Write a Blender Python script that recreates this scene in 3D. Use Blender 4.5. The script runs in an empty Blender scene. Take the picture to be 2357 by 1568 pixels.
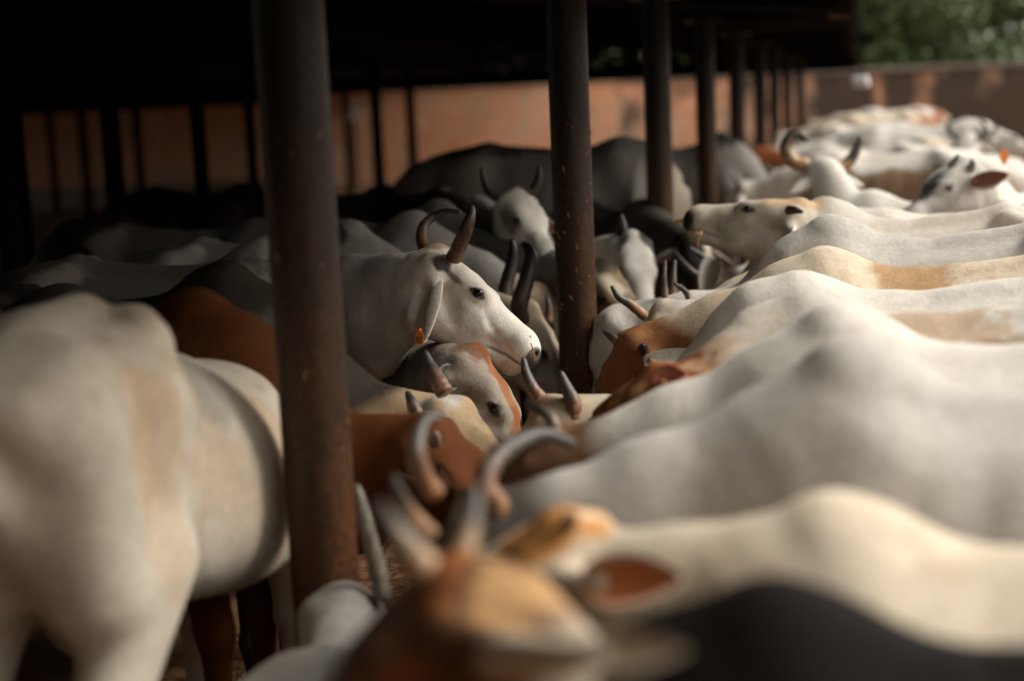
import bpy, math, random
import numpy as np
from mathutils import Vector, Matrix

# ------------------------------------------------------------------ camera
S = bpy.context.scene
COL = S.collection
CAM_H, YAW, PITCH, ROLL, FPX = 1.75, math.radians(13.2), math.radians(9.0), math.radians(2.5), 3400.0
_f = np.array([-math.sin(YAW)*math.cos(PITCH), math.cos(YAW)*math.cos(PITCH), -math.sin(PITCH)])
_r = np.cross(_f, [0, 0, 1.0]); _r /= np.linalg.norm(_r)
_u = np.cross(_r, _f)
CF, CR, CU = _f, _r*math.cos(ROLL) - _u*math.sin(ROLL), _r*math.sin(ROLL) + _u*math.cos(ROLL)
CP = np.array([0, 0, CAM_H])
cd = bpy.data.cameras.new('camera'); cam = bpy.data.objects.new('camera', cd); COL.objects.link(cam)
cam.matrix_world = Matrix(((CR[0], CU[0], -CF[0], CP[0]), (CR[1], CU[1], -CF[1], CP[1]), (CR[2], CU[2], -CF[2], CP[2]), (0, 0, 0, 1)))
cd.sensor_width = 36.0; cd.lens = FPX/2357*36
cd.clip_start = 0.05; cd.clip_end = 500
cd.dof.use_dof = True; cd.dof.focus_distance = 5.0; cd.dof.aperture_fstop = 1.05
S.camera = cam

def P(x, y, d):
    """point seen at (x, y) of a 2357 px wide view, d metres deep"""
    return CP + d*(CF + CR*(x-1178.5)/FPX - CU*(y-784)/FPX)
def V(r, u, f):
    v = CR*r + CU*u + CF*f
    return v/np.linalg.norm(v)

# ------------------------------------------------------------------ light
W = bpy.data.worlds.new("World"); S.world = W; W.use_nodes = True
SUN_EL, SUN_AZ = math.radians(41), math.radians(76)      # azimuth measured from +Y towards +X
nt = W.node_tree
sky = nt.nodes.new('ShaderNodeTexSky'); sky.sky_type = 'NISHITA'; sky.sun_disc = False
sky.sun_elevation = SUN_EL; sky.sun_rotation = SUN_AZ
hs = nt.nodes.new('ShaderNodeHueSaturation'); hs.inputs['Saturation'].default_value = 0.12
nt.links.new(sky.outputs[0], hs.inputs['Color'])
wm = nt.nodes.new('ShaderNodeMix'); wm.data_type = 'RGBA'; wm.blend_type = 'MULTIPLY'; wm.inputs[0].default_value = 1
wm.inputs[7].default_value = (1.0, .955, .875, 1)
nt.links.new(hs.outputs[0], wm.inputs[6])
bg = nt.nodes['Background']; bg.inputs['Strength'].default_value = 0.125
nt.links.new(wm.outputs[2], bg.inputs['Color'])
sd = bpy.data.lights.new('sun', 'SUN'); sd.energy = 1.5; sd.angle = math.radians(26); sd.color = (1.0, .965, .905)
sun = bpy.data.objects.new('sun', sd); COL.objects.link(sun)
sdir = Vector((math.sin(SUN_AZ)*math.cos(SUN_EL), math.cos(SUN_AZ)*math.cos(SUN_EL), math.sin(SUN_EL)))
sun.rotation_euler = (-sdir).to_track_quat('-Z', 'Y').to_euler()
sun.location = (8, 6, 12)
S.view_settings.view_transform = 'Standard'; S.view_settings.look = 'None'
S.view_settings.exposure = 1.28; S.view_settings.gamma = 1

# ------------------------------------------------------------------ helpers
rnd = random.Random(7)
def lin(c):   # sRGB 0-255 -> linear
    return tuple(((v/255)/12.92 if v/255 <= .04045 else ((v/255+.055)/1.055)**2.4) for v in c)

def tag(o, label=None, cat=None, group=None, kind=None):
    if label: o['label'] = label
    if cat: o['category'] = cat
    if group: o['group'] = group
    if kind: o['kind'] = kind
    return o
def empty(name, loc, rz=0):
    o = bpy.data.objects.new(name, None); COL.objects.link(o)
    o.location = loc; o.rotation_euler = (0, 0, rz); o.empty_display_size = .2
    return o
def link(name, me, mat, parent=None):
    o = bpy.data.objects.new(name, me); COL.objects.link(o)
    if mat: me.materials.append(mat)
    if parent: o.parent = parent
    return o
def mesh(name, v, faces, col=None, smooth=True):
    """faces: int array (n,4) / (n,3) or list of mixed"""
    me = bpy.data.meshes.new(name)
    v = np.asarray(v, np.float32)
    if isinstance(faces, np.ndarray):
        n, k = faces.shape
        me.vertices.add(len(v)); me.vertices.foreach_set('co', v.ravel())
        me.loops.add(n*k); me.loops.foreach_set('vertex_index', faces.astype(np.int32).ravel())
        me.polygons.add(n); me.polygons.foreach_set('loop_start', np.arange(0, n*k, k, dtype=np.int32))
        me.update(calc_edges=True)
    else:
        me.from_pydata([tuple(map(float, p)) for p in v], [], faces); me.update()
    if smooth:
        me.polygons.foreach_set('use_smooth', np.ones(len(me.polygons), bool))
    if col is not None:
        a = me.color_attributes.new('coat', 'FLOAT_COLOR', 'POINT')
        c4 = np.ones((len(v), 4), np.float32); c4[:, :3] = col
        a.data.foreach_set('color', c4.ravel())
    me.validate()
    return me

class MB:
    """collects boxes and tubes into one mesh"""
    def __init__(s): s.v, s.f = [], []
    def box(s, c, size, rot=None):
        b = len(s.v); c = Vector(c); M = rot or Matrix.Identity(3)
        for dx in (-.5, .5):
            for dy in (-.5, .5):
                for dz in (-.5, .5):
                    s.v.append(c + M @ Vector((dx*size[0], dy*size[1], dz*size[2])))
        for q in ((0, 1, 3, 2), (4, 6, 7, 5), (0, 4, 5, 1), (2, 3, 7, 6), (0, 2, 6, 4), (1, 5, 7, 3)):
            s.f.append(tuple(b+i for i in q))
        return s
    def bar(s, a, b2, w, h, up=(0, 0, 1)):
        a, b2 = Vector(a), Vector(b2); d = b2-a; L = d.length; x = d.normalized(); u = Vector(up)
        y = u.cross(x).normalized(); z = x.cross(y)
        M = Matrix((x, y, z)).transposed()
        return s.box((a+b2)/2, (L, w, h), M)
    def tube(s, pts, rad, n=12, cap=True):
        b = len(s.v); pts = [Vector(p) for p in pts]
        t0 = (pts[1]-pts[0]).normalized()
        ref = Vector((0, 0, 1)) if abs(t0.z) < .9 else Vector((1, 0, 0))
        y = ref.cross(t0).normalized()
        for i, p in enumerate(pts):
            t = (pts[min(i+1, len(pts)-1)] - pts[max(i-1, 0)]).normalized()
            y = (y - t*y.dot(t)).normalized(); z = t.cross(y)
            r = rad[i] if hasattr(rad, '__len__') else rad
            for k in range(n):
                a = 2*math.pi*k/n
                s.v.append(p + (y*math.cos(a) + z*math.sin(a))*r)
        for i in range(len(pts)-1):
            for k in range(n):
                s.f.append((b+i*n+k, b+i*n+(k+1) % n, b+(i+1)*n+(k+1) % n, b+(i+1)*n+k))
        if cap:
            s.f.append(tuple(b+k for k in reversed(range(n)))); s.f.append(tuple(b+(len(pts)-1)*n+k for k in range(n)))
        return s
    def build(s, name, mat, parent=None, smooth=False, bevel=0):
        me = mesh(name, np.array([tuple(p) for p in s.v]), s.f, smooth=smooth)
        o = link(name, me, mat, parent)
        if bevel:
            m = o.modifiers.new('bevel', 'BEVEL'); m.width = bevel; m.segments = 2; m.limit_method = 'ANGLE'
        return o

# ------------------------------------------------------------------ numpy noise
def _hash(ix, iy, iz, seed):
    with np.errstate(over='ignore'):
        h = (ix.astype(np.uint32)*np.uint32(374761393) + iy.astype(np.uint32)*np.uint32(668265263)
             + iz.astype(np.uint32)*np.uint32(1274126177) + np.uint32(seed*7919+13))
        h = (h ^ (h >> np.uint32(13)))*np.uint32(1274126177)
        h = h ^ (h >> np.uint32(16))
    return (h & np.uint32(0xffff)).astype(np.float32)/65535
def vnoise(p, seed=0):
    i = np.floor(p).astype(np.int64); f = (p-i).astype(np.float32); f = f*f*(3-2*f)
    r = 0
    for dx in (0, 1):
        for dy in (0, 1):
            for dz in (0, 1):
                w = (f[:, 0] if dx else 1-f[:, 0])*(f[:, 1] if dy else 1-f[:, 1])*(f[:, 2] if dz else 1-f[:, 2])
                r = r + w*_hash(i[:, 0]+dx, i[:, 1]+dy, i[:, 2]+dz, seed)
    return r
def fbm(p, seed=0, o=3):
    r, a, t = 0, .5, 0
    for k in range(o):
        r = r + a*vnoise(p*2**k, seed+k); t += a; a *= .5
    return r/t
def sstep(a, b, x):
    t = np.clip((x-a)/(b-a), 0, 1); return t*t*(3-2*t)

# ------------------------------------------------------------------ materials
def newmat(name):
    m = bpy.data.materials.new(name); m.use_nodes = True
    n = m.node_tree; return m, n, n.nodes['Principled BSDF'], n.nodes, n.links
def ramp(nodes, stops, interp='LINEAR'):
    r = nodes.new('ShaderNodeValToRGB'); r.color_ramp.interpolation = interp
    e = r.color_ramp.elements
    while len(e) < len(stops): e.new(.5)
    for k, (p, c) in enumerate(stops):
        e[k].position = p; e[k].color = (*c, 1) if len(c) == 3 else c
    return r
def noise_node(nodes, links, scale, detail=4, rough=.6, stretch=None, coord='Object'):
    tc = nodes.new('ShaderNodeTexCoord'); n = nodes.new('ShaderNodeTexNoise')
    n.inputs['Scale'].default_value = scale; n.inputs['Detail'].default_value = detail; n.inputs['Roughness'].default_value = rough
    if stretch:
        mp = nodes.new('ShaderNodeMapping'); mp.inputs['Scale'].default_value = stretch
        links.new(tc.outputs[coord], mp.inputs[0]); links.new(mp.outputs[0], n.inputs['Vector'])
    else:
        links.new(tc.outputs[coord], n.inputs['Vector'])
    return n
def mix(nodes, links, kind, fac, a, b):
    m = nodes.new('ShaderNodeMix'); m.data_type = 'RGBA'; m.blend_type = kind
    for sock, v in ((0, fac), (6, a), (7, b)):
        if hasattr(v, 'is_output'): links.new(v, m.inputs[sock])
        else: m.inputs[sock].default_value = v if sock == 0 else (*v, 1)
    return m.outputs[2]
def bump(nodes, links, bsdf, h, strength, dist):
    b = nodes.new('ShaderNodeBump'); b.inputs['Strength'].default_value = strength; b.inputs['Distance'].default_value = dist
    links.new(h, b.inputs['Height']); links.new(b.outputs[0], bsdf.inputs['Normal'])

def simple(name, c1, c2, scale, rough=.8, bumpd=0.0, spec=.3, stretch=None, metal=0):
    m, n, b, N, L = newmat(name)
    nz = noise_node(N, L, scale, 6, .65, stretch)
    r = ramp(N, [(.3, c1), (.7, c2)]); L.new(nz.outputs[0], r.inputs[0]); L.new(r.outputs[0], b.inputs['Base Color'])
    b.inputs['Roughness'].default_value = rough; b.inputs['Specular IOR Level'].default_value = spec; b.inputs['Metallic'].default_value = metal
    if bumpd: bump(N, L, b, nz.outputs[0], .6, bumpd)
    return m

def coat_material():
    m, n, b, N, L = newmat('cattle_coat')
    at = N.new('ShaderNodeAttribute'); at.attribute_name = 'coat'
    n1 = noise_node(N, L, 26, 5, .7)
    r1 = ramp(N, [(.28, (.86, .85, .83)), (.72, (1.07, 1.07, 1.07))]); L.new(n1.outputs[0], r1.inputs[0])
    c = mix(N, L, 'MULTIPLY', 1.0, at.outputs['Color'], r1.outputs[0])
    n2 = noise_node(N, L, 220, 3, .7, (1, 1, .35))
    r2 = ramp(N, [(.3, (.80, .79, .77)), (.7, (1.12, 1.12, 1.12))]); L.new(n2.outputs[0], r2.inputs[0])
    c = mix(N, L, 'MULTIPLY', .8, c, r2.outputs[0])
    L.new(c, b.inputs['Base Color'])
    b.inputs['Roughness'].default_value = .72; b.inputs['Specular IOR Level'].default_value = .22
    b.inputs['Sheen Weight'].default_value = .22; b.inputs['Sheen Roughness'].default_value = .45; L.new(at.outputs['Color'], b.inputs['Sheen Tint']); L.new(at.outputs['Color'], b.inputs['Specular Tint'])
    n3 = noise_node(N, L, 60, 6, .75, (1, 1, .5))
    bump(N, L, b, n3.outputs[0], .5, .008)
    return m
M_COAT = coat_material()
def horn_material():
    m, n, b, N, L = newmat('horn_keratin')
    at = N.new('ShaderNodeAttribute'); at.attribute_name = 'coat'
    n1 = noise_node(N, L, 70, 6, .7, (1, 1, .4))
    r1 = ramp(N, [(.3, (.32, .30, .28)), (.5, (.95, .92, .9)), (.75, (1.7, 1.55, 1.4))]); L.new(n1.outputs[0], r1.inputs[0])
    L.new(mix(N, L, 'MULTIPLY', 1, at.outputs['Color'], r1.outputs[0]), b.inputs['Base Color'])
    b.inputs['Roughness'].default_value = .42; b.inputs['Specular IOR Level'].default_value = .45
    bump(N, L, b, n1.outputs[0], .5, .004)
    return m
M_HORN = horn_material()
M_EYE = simple('eye_cornea', (.006, .005, .004), (.012, .009, .007), 30, .06, 0, .6)
def ear_material():
    m, n, b, N, L = newmat('ear_skin')
    at = N.new('ShaderNodeAttribute'); at.attribute_name = 'coat'
    n1 = noise_node(N, L, 60, 4, .7)
    r1 = ramp(N, [(.3, (.75, .73, .7)), (.7, (1.1, 1.1, 1.1))]); L.new(n1.outputs[0], r1.inputs[0])
    L.new(mix(N, L, 'MULTIPLY', 1, at.outputs['Color'], r1.outputs[0]), b.inputs['Base Color'])
    b.inputs['Roughness'].default_value = .75; b.inputs['Sheen Weight'].default_value = .2
    b.inputs['Subsurface Weight'].default_value = .15; b.inputs['Subsurface Radius'].default_value = (.02, .006, .003)
    return m
M_EAR = ear_material()
def fur_material():
    m, n, b, N, L = newmat('hair_strands')
    at = N.new('ShaderNodeAttribute'); at.attribute_name = 'coat'; L.new(at.outputs['Color'], b.inputs['Base Color'])
    b.inputs['Roughness'].default_value = .6; b.inputs['Specular IOR Level'].default_value = .2
    return m
M_FUR = fur_material(); M_LASH = simple('lash_hair', (.012, .01, .008), (.02, .016, .013), 50, .6)
M_TAG = simple('orange_plastic', (.62, .17, .02), (.72, .24, .03), 40, .45)
M_INK = simple('tag_ink', (.03, .012, .005), (.05, .02, .008), 40, .6)
M_FODDER = simple('old_fodder', (.045, .022, .009), (.15, .08, .032), 60, .85)
M_STRAW = simple('dry_straw', (.30, .15, .055), (.50, .29, .12), 90, .7)
# ------------------------------------------------------------------ the yard
def ground_material():
    m, n, b, N, L = newmat('trodden_earth')
    n1 = noise_node(N, L, .5, 6, .6); n2 = noise_node(N, L, 9, 6, .7)
    r1 = ramp(N, [(.32, (.15, .075, .036)), (.52, (.28, .135, .058)), (.7, (.40, .20, .085))]); L.new(n1.outputs[0], r1.inputs[0])
    r2 = ramp(N, [(.3, (.5, .5, .5)), (.7, (1.2, 1.2, 1.2))]); L.new(n2.outputs[0], r2.inputs[0])
    L.new(mix(N, L, 'MULTIPLY', 1, r1.outputs[0], r2.outputs[0]), b.inputs['Base Color'])
    b.inputs['Roughness'].default_value = .95; bump(N, L, b, n2.outputs[0], .8, .02)
    return m
g = 260
xs = np.linspace(-g, g, 90); gx, gy = np.meshgrid(xs, xs)
pts = np.stack([gx.ravel(), gy.ravel()+60, np.zeros(gx.size)], 1)
idx = np.arange(90*90).reshape(90, 90)
q = np.stack([idx[:-1, :-1], idx[:-1, 1:], idx[1:, 1:], idx[1:, :-1]], -1).reshape(-1, 4)
ground = link('ground', mesh('ground', pts, q), ground_material()); tag(ground, kind='structure')

# boundary wall, square to the view at the far end of the yard
WD = 38.0
fh = np.array([-math.sin(YAW), math.cos(YAW), 0]); rh = np.array([math.cos(YAW), math.sin(YAW), 0])
def wallpt(side, z=0, dep=WD): return Vector(tuple(fh*dep + rh*side + np.array([0, 0, z])))
def wall_material():
    m, n, b, N, L = newmat('stained_limewash')
    tc = N.new('ShaderNodeTexCoord'); sep = N.new('ShaderNodeSeparateXYZ'); L.new(tc.outputs['Object'], sep.inputs[0])
    n2 = noise_node(N, L, 1.0, 9, .74, (1, 1, .42)); n3 = noise_node(N, L, 1.1, 8, .68)
    base = ramp(N, [(.34, (.78, .58, .40)), (.45, (.72, .34, .19)), (.53, (.78, .45, .27)), (.60, (.66, .29, .16)), (.68, (.80, .62, .44))])
    L.new(n3.outputs[0], base.inputs[0])
    n5 = noise_node(N, L, .55, 7, .7); r5 = ramp(N, [(.46, (0, 0, 0)), (.62, (.75, .75, .75))]); L.new(n5.outputs[0], r5.inputs[0])
    based = mix(N, L, 'MIX', r5.outputs[0], base.outputs[0], (.50, .41, .30))
    # black algae streaks, heavy on the right-hand length of the wall, light elsewhere
    mr = N.new('ShaderNodeMapRange'); mr.inputs[1].default_value = -1.5; mr.inputs[2].default_value = 8.0
    mr.inputs[3].default_value = -.20; mr.inputs[4].default_value = .13; L.new(sep.outputs[0], mr.inputs[0])
    ad = N.new('ShaderNodeMath'); ad.operation = 'ADD'; L.new(n2.outputs[0], ad.inputs[0]); L.new(mr.outputs[0], ad.inputs[1])
    sr = ramp(N, [(.47, (0, 0, 0)), (.62, (.95, .95, .95))]); L.new(ad.outputs[0], sr.inputs[0])
    c = mix(N, L, 'MIX', sr.outputs[0], based, (.036, .028, .021))
    n4 = noise_node(N, L, 14, 6, .7); r4 = ramp(N, [(.3, (.7, .7, .7)), (.7, (1.15, 1.15, 1.15))]); L.new(n4.outputs[0], r4.inputs[0])
    L.new(mix(N, L, 'MULTIPLY', 1, c, r4.outputs[0]), b.inputs['Base Color'])
    b.inputs['Roughness'].default_value = .9; bump(N, L, b, n4.outputs[0], .5, .02)
    return m
wall = empty('boundary_wall', wallpt(0), YAW)
tag(wall, 'long stained terracotta boundary wall with a pale coping across the far end of the yard', 'wall')
WM = wall_material()
WH = 2.21
MB().box((0, .15, WH/2), (60, .3, WH)).build('wall_body', WM, wall)
cm = simple('coping_concrete', (.32, .24, .16), (.56, .42, .28), 3, .85, .01)
cg = simple('weathered_coping', (.14, .12, .10), (.22, .19, .16), 3, .85, .01)
MB().box((-14.5, .14, WH+.055), (35, .42, .11)).build('coping', cm, wall, bevel=.02)
MB().box((17.5, .14, WH+.055), (29, .42, .11)).build('coping', cg, wall, bevel=.02)

WINV = (Matrix.Translation(wallpt(0)) @ Matrix.Rotation(YAW, 4, 'Z')).inverted()
# unseen walls to the right and behind the camera, added to block low sky light
MB().box((0, 0, 1.75), (.3, 44, 3.5)).build('side_sky_blocker', WM, wall).matrix_basis = WINV @ Matrix.Translation((6.9, 15.5, 0))
MB().box((0, 0, 2.6), (46, .3, 5.2)).build('rear_sky_blocker', WM, wall).matrix_basis = WINV @ Matrix.Translation((-16, -7.2, 0))
trough = empty('feed_trough', tuple(P(330, 440, 31.5)[:2])+(0,), YAW); tag(trough, 'long low whitewashed trough standing in the shade before the wall at the left', 'trough')
M_WASH = simple('dirty_whitewash', (.28, .23, .17), (.52, .46, .38), 2.5, .9, .01)
tm = MB(); tm.box((0, -.3, .22), (6.6, .12, .44)); tm.box((0, .3, .22), (6.6, .12, .44)); tm.box((-3.24, 0, .22), (.12, .48, .44)); tm.box((3.24, 0, .22), (.12, .48, .44)); tm.box((0, 0, .07), (6.36, .48, .14))
tm.build('basin', M_WASH, trough, bevel=.015)
# ------------------------------------------------------------------ cattle shed: roof and two rows of posts
M_ROOF = simple('black_sheet', (.0016, .0013, .0011), (.003, .0024, .002), 2, .95, 0, .05)  # even near-black tone for roof, gable boards and lattice
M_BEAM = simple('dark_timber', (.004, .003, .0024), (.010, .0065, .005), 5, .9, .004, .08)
M_BEAM2 = simple('weathered_batten', (.16, .10, .06), (.30, .20, .12), 8, .8, .003)
def post_material():
    m, n, b, N, L = newmat('rusty_pipe_shade_top')
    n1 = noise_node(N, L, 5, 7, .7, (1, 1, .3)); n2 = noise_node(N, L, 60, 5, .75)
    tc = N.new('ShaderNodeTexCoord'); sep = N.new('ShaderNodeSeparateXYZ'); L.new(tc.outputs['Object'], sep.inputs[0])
    # bare rust on the rubbed lower half, upper part coloured near-black as shade under the roof
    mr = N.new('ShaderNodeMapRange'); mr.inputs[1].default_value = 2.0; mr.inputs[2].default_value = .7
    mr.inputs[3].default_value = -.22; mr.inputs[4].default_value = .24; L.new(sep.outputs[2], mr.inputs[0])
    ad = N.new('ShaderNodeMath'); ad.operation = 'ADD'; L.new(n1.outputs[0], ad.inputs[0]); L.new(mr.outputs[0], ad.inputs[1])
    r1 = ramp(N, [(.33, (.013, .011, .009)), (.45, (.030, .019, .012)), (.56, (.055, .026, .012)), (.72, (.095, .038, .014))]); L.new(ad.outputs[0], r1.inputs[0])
    r2 = ramp(N, [(.36, (.45, .42, .4)), (.6, (1.1, 1.1, 1.1)), (.78, (1.9, 1.7, 1.5))]); L.new(n2.outputs[0], r2.inputs[0])
    L.new(mix(N, L, 'MULTIPLY', 1, r1.outputs[0], r2.outputs[0]), b.inputs['Base Color'])
    b.inputs['Roughness'].default_value = .5; b.inputs['Specular IOR Level'].default_value = .3
    bump(N, L, b, n2.outputs[0], .3, .003)
    return m
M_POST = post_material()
RZ = 2.38
shed = empty('cattle_shed', (0, 0, 0)); tag(shed, 'long open cattle shed with a black roof on rusty pipe posts', 'shed')
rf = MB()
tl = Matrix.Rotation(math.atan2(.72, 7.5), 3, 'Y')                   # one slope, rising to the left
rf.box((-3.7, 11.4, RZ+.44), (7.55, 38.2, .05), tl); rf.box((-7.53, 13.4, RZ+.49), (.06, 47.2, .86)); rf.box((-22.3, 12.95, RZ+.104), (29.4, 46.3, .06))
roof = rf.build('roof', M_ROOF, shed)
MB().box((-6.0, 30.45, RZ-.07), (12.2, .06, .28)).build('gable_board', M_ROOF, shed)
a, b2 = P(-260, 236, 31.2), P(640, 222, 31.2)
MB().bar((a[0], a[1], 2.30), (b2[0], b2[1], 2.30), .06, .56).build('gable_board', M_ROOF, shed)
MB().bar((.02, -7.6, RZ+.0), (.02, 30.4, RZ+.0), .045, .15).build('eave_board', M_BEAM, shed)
for k in range(9):
    MB().bar((-7.45, .3+k*3.35, RZ+.66), (-.1, .3+k*3.35, RZ-.02), .09, .14).build('rafter', M_BEAM, shed)
# loose timbers under the eave, one with a pale tan end
a, b2 = P(1606, 70, 12.0), P(1955, 45, 11.7)
MB().bar(a, b2, .05, .10).build('lath', simple('brown_lath', (.012, .0075, .005), (.022, .013, .009), 6, .85), shed)
MB().bar(P(1908, 38, 11.6), P(1968, 38, 11.6), .05, .022).build('batten', M_BEAM2, shed)
post_px = [(713, 784, 3.45, .163), (1320, 500, 6.06, .164), (1518, 400, 9.1, .166), (1626, 300, 11.9, .162), (1698, 300, 14.8, .160),
           (1751, 280, 17.7, .155), (1784, 280, 20.6, .153), (1813, 280, 23.6, .153), (1842, 280, 26.5, .153)]
def flecks(px, n, seed, parent, zlo, zhi, rad):
    r = random.Random(seed); vv, ff = [], []
    for k in range(n):
        a = r.uniform(-2.6, .4); z = r.uniform(zlo, zhi); L = r.choice((.003, .004, .006, .011)); w = r.choice((.0008, .0012, .0018)); t = r.uniform(-.9, .9)+math.pi/2
        e1 = Vector((-math.sin(a), math.cos(a), 0)); e2 = Vector((0, 0, 1)); n_ = Vector((math.cos(a), math.sin(a), 0))
        d = e1*math.cos(t)+e2*math.sin(t); s_ = e1*-math.sin(t)+e2*math.cos(t)
        c = n_*(rad+.0015)+e2*z; b = len(vv)
        for sx, sy in ((-1, -1), (1, -1), (1, 1), (-1, 1)):
            p = c + d*L*sx + s_*w*sy
            vv.append(p); vv.append(p + n_*.0022)
        for k2 in range(4):
            a1, a2 = b+2*k2, b+2*((k2+1) % 4); ff.append((a1, a2, a2+1, a1+1))
        ff.append((b+1, b+3, b+5, b+7))
    o = link('straw_flecks', mesh('straw_flecks', np.array([tuple(p) for p in vv]), ff, smooth=False), M_STRAW, parent); o['kind'] = 'stuff'
for i, (x, y, d, dia) in enumerate(post_px):
    p = P(x, y, d)
    m = MB(); zt = RZ+.03
    zs = [0, .4, .8, 1.2, 1.6, 2.0, zt]
    m.tube([(0, 0, z) for z in zs], dia/2, 40)
    m.box((0, 0, RZ-.02), (.3, .3, .012)); m.box((0, 0, .006), (.34, .34, .012))
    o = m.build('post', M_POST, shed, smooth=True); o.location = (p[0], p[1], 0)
    sm = o.modifiers.new('edge', 'EDGE_SPLIT'); sm.split_angle = .6
    if i < 2: flecks(x, 46 if i else 16, 5+i, o, .45, 1.75, dia/2)
# thinner posts of the inner rows, far on the left
for (x, y, d, dia) in ((12, 430, 6.6, .10), (50, 420, 9.0, .085), (262, 390, 9.6, .125), (462, 380, 11.5, .12), (192, 330, 27, .17), (318, 330, 27, .16),
                       (578, 330, 17, .12), (868, 310, 21, .17), (947, 300, 25, .17), (118, 330, 29, .15), (800, 330, 30, .14)):
    p = P(x, y, d)
    o = MB().tube([(0, 0, 0), (0, 0, 1.2), (0, 0, RZ+.03)], dia/2, 16).build('post', M_BEAM, shed, smooth=True); o.location = (p[0], p[1], 0)
# perforated ventilation lattice hanging from the gable: light shows through the gaps
lat = MB(); r = random.Random(3)
for (z0, y0) in ((.14, 30.3),):
    for row in range(8):
        x = -7.5
        while x < .0:
            wdt = r.uniform(.25, 1.0); gap = r.choice((.0, .015, .03, .05, .08, .12)) if row < 4 else .004
            if RZ+.1+row*.105 < RZ+.45-x*.096: lat.box((x+wdt/2, y0, RZ+.11+row*.105+r.uniform(-.008, .008)), (wdt, .03, .098))
            x += wdt+gap
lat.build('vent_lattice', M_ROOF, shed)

# floodlights hung from the roof
M_WHITE = simple('white_enamel', (.75, .74, .72), (.82, .81, .79), 5, .35)
def floodlight(px, d, label, tilt, sc, pole=False):
    p = P(*px, d); o = empty('floodlight', (p[0], p[1], p[2]), tilt); tag(o, label, 'lamp')
    h = MB(); R = Matrix.Rotation(.5, 3, 'X')
    h.box((0, 0, 0), (.27*sc, .10*sc, .19*sc), R); h.build('housing', M_WHITE, o, bevel=.02)
    MB().box((0, -.055*sc, -.03*sc), (.23*sc, .012, .15*sc), R).build('glass', simple('lamp_glass', (.55, .55, .54), (.62, .62, .6), 8, .15), o)
    MB().tube([(0, .02, .0), (0, .05, RZ-.1-p[2] if not pole else -p[2])], .012 if not pole else .05, 8).build('pole' if pole else 'hanger', M_BEAM, o)
floodlight((812, 258), 36.6, 'white floodlight on a pole, blurred beside the right edge of the big near post', .5, 2.2, True)
floodlight((1982, 188), 15, 'small white lamp hanging under the roof corner in front of the far wall', -.4, .62)

# fodder strewn along the feeding line
def straw_heap():
    r = np.random.RandomState(11); n = 9000
    c = np.stack([r.normal(-1.28, .28, n), r.uniform(1.5, 12.5, n), np.zeros(n)], 1)
    c[:, 2] = .02 + .16*np.exp(-((c[:, 0]+1.28)/.3)**2)*r.uniform(.5, 1, n)
    a = r.uniform(0, 2*np.pi, n); L = r.uniform(.03, .11, n); t = r.uniform(-.35, .35, n)
    d = np.stack([np.cos(a)*np.cos(t), np.sin(a)*np.cos(t), np.sin(t)], 1)*L[:, None]
    s = np.stack([-np.sin(a), np.cos(a), np.zeros(n)], 1)*r.uniform(.002, .006, n)[:, None]
    v = np.stack([c-d-s, c+d-s, c+d+s, c-d+s], 1).reshape(-1, 3)
    return mesh('straw', v, np.arange(4*n).reshape(n, 4), smooth=False)
o = link('straw', straw_heap(), M_FODDER); tag(o, 'loose brown straw fodder strewn on the ground along the feeding line', 'straw', kind='stuff')

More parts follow.
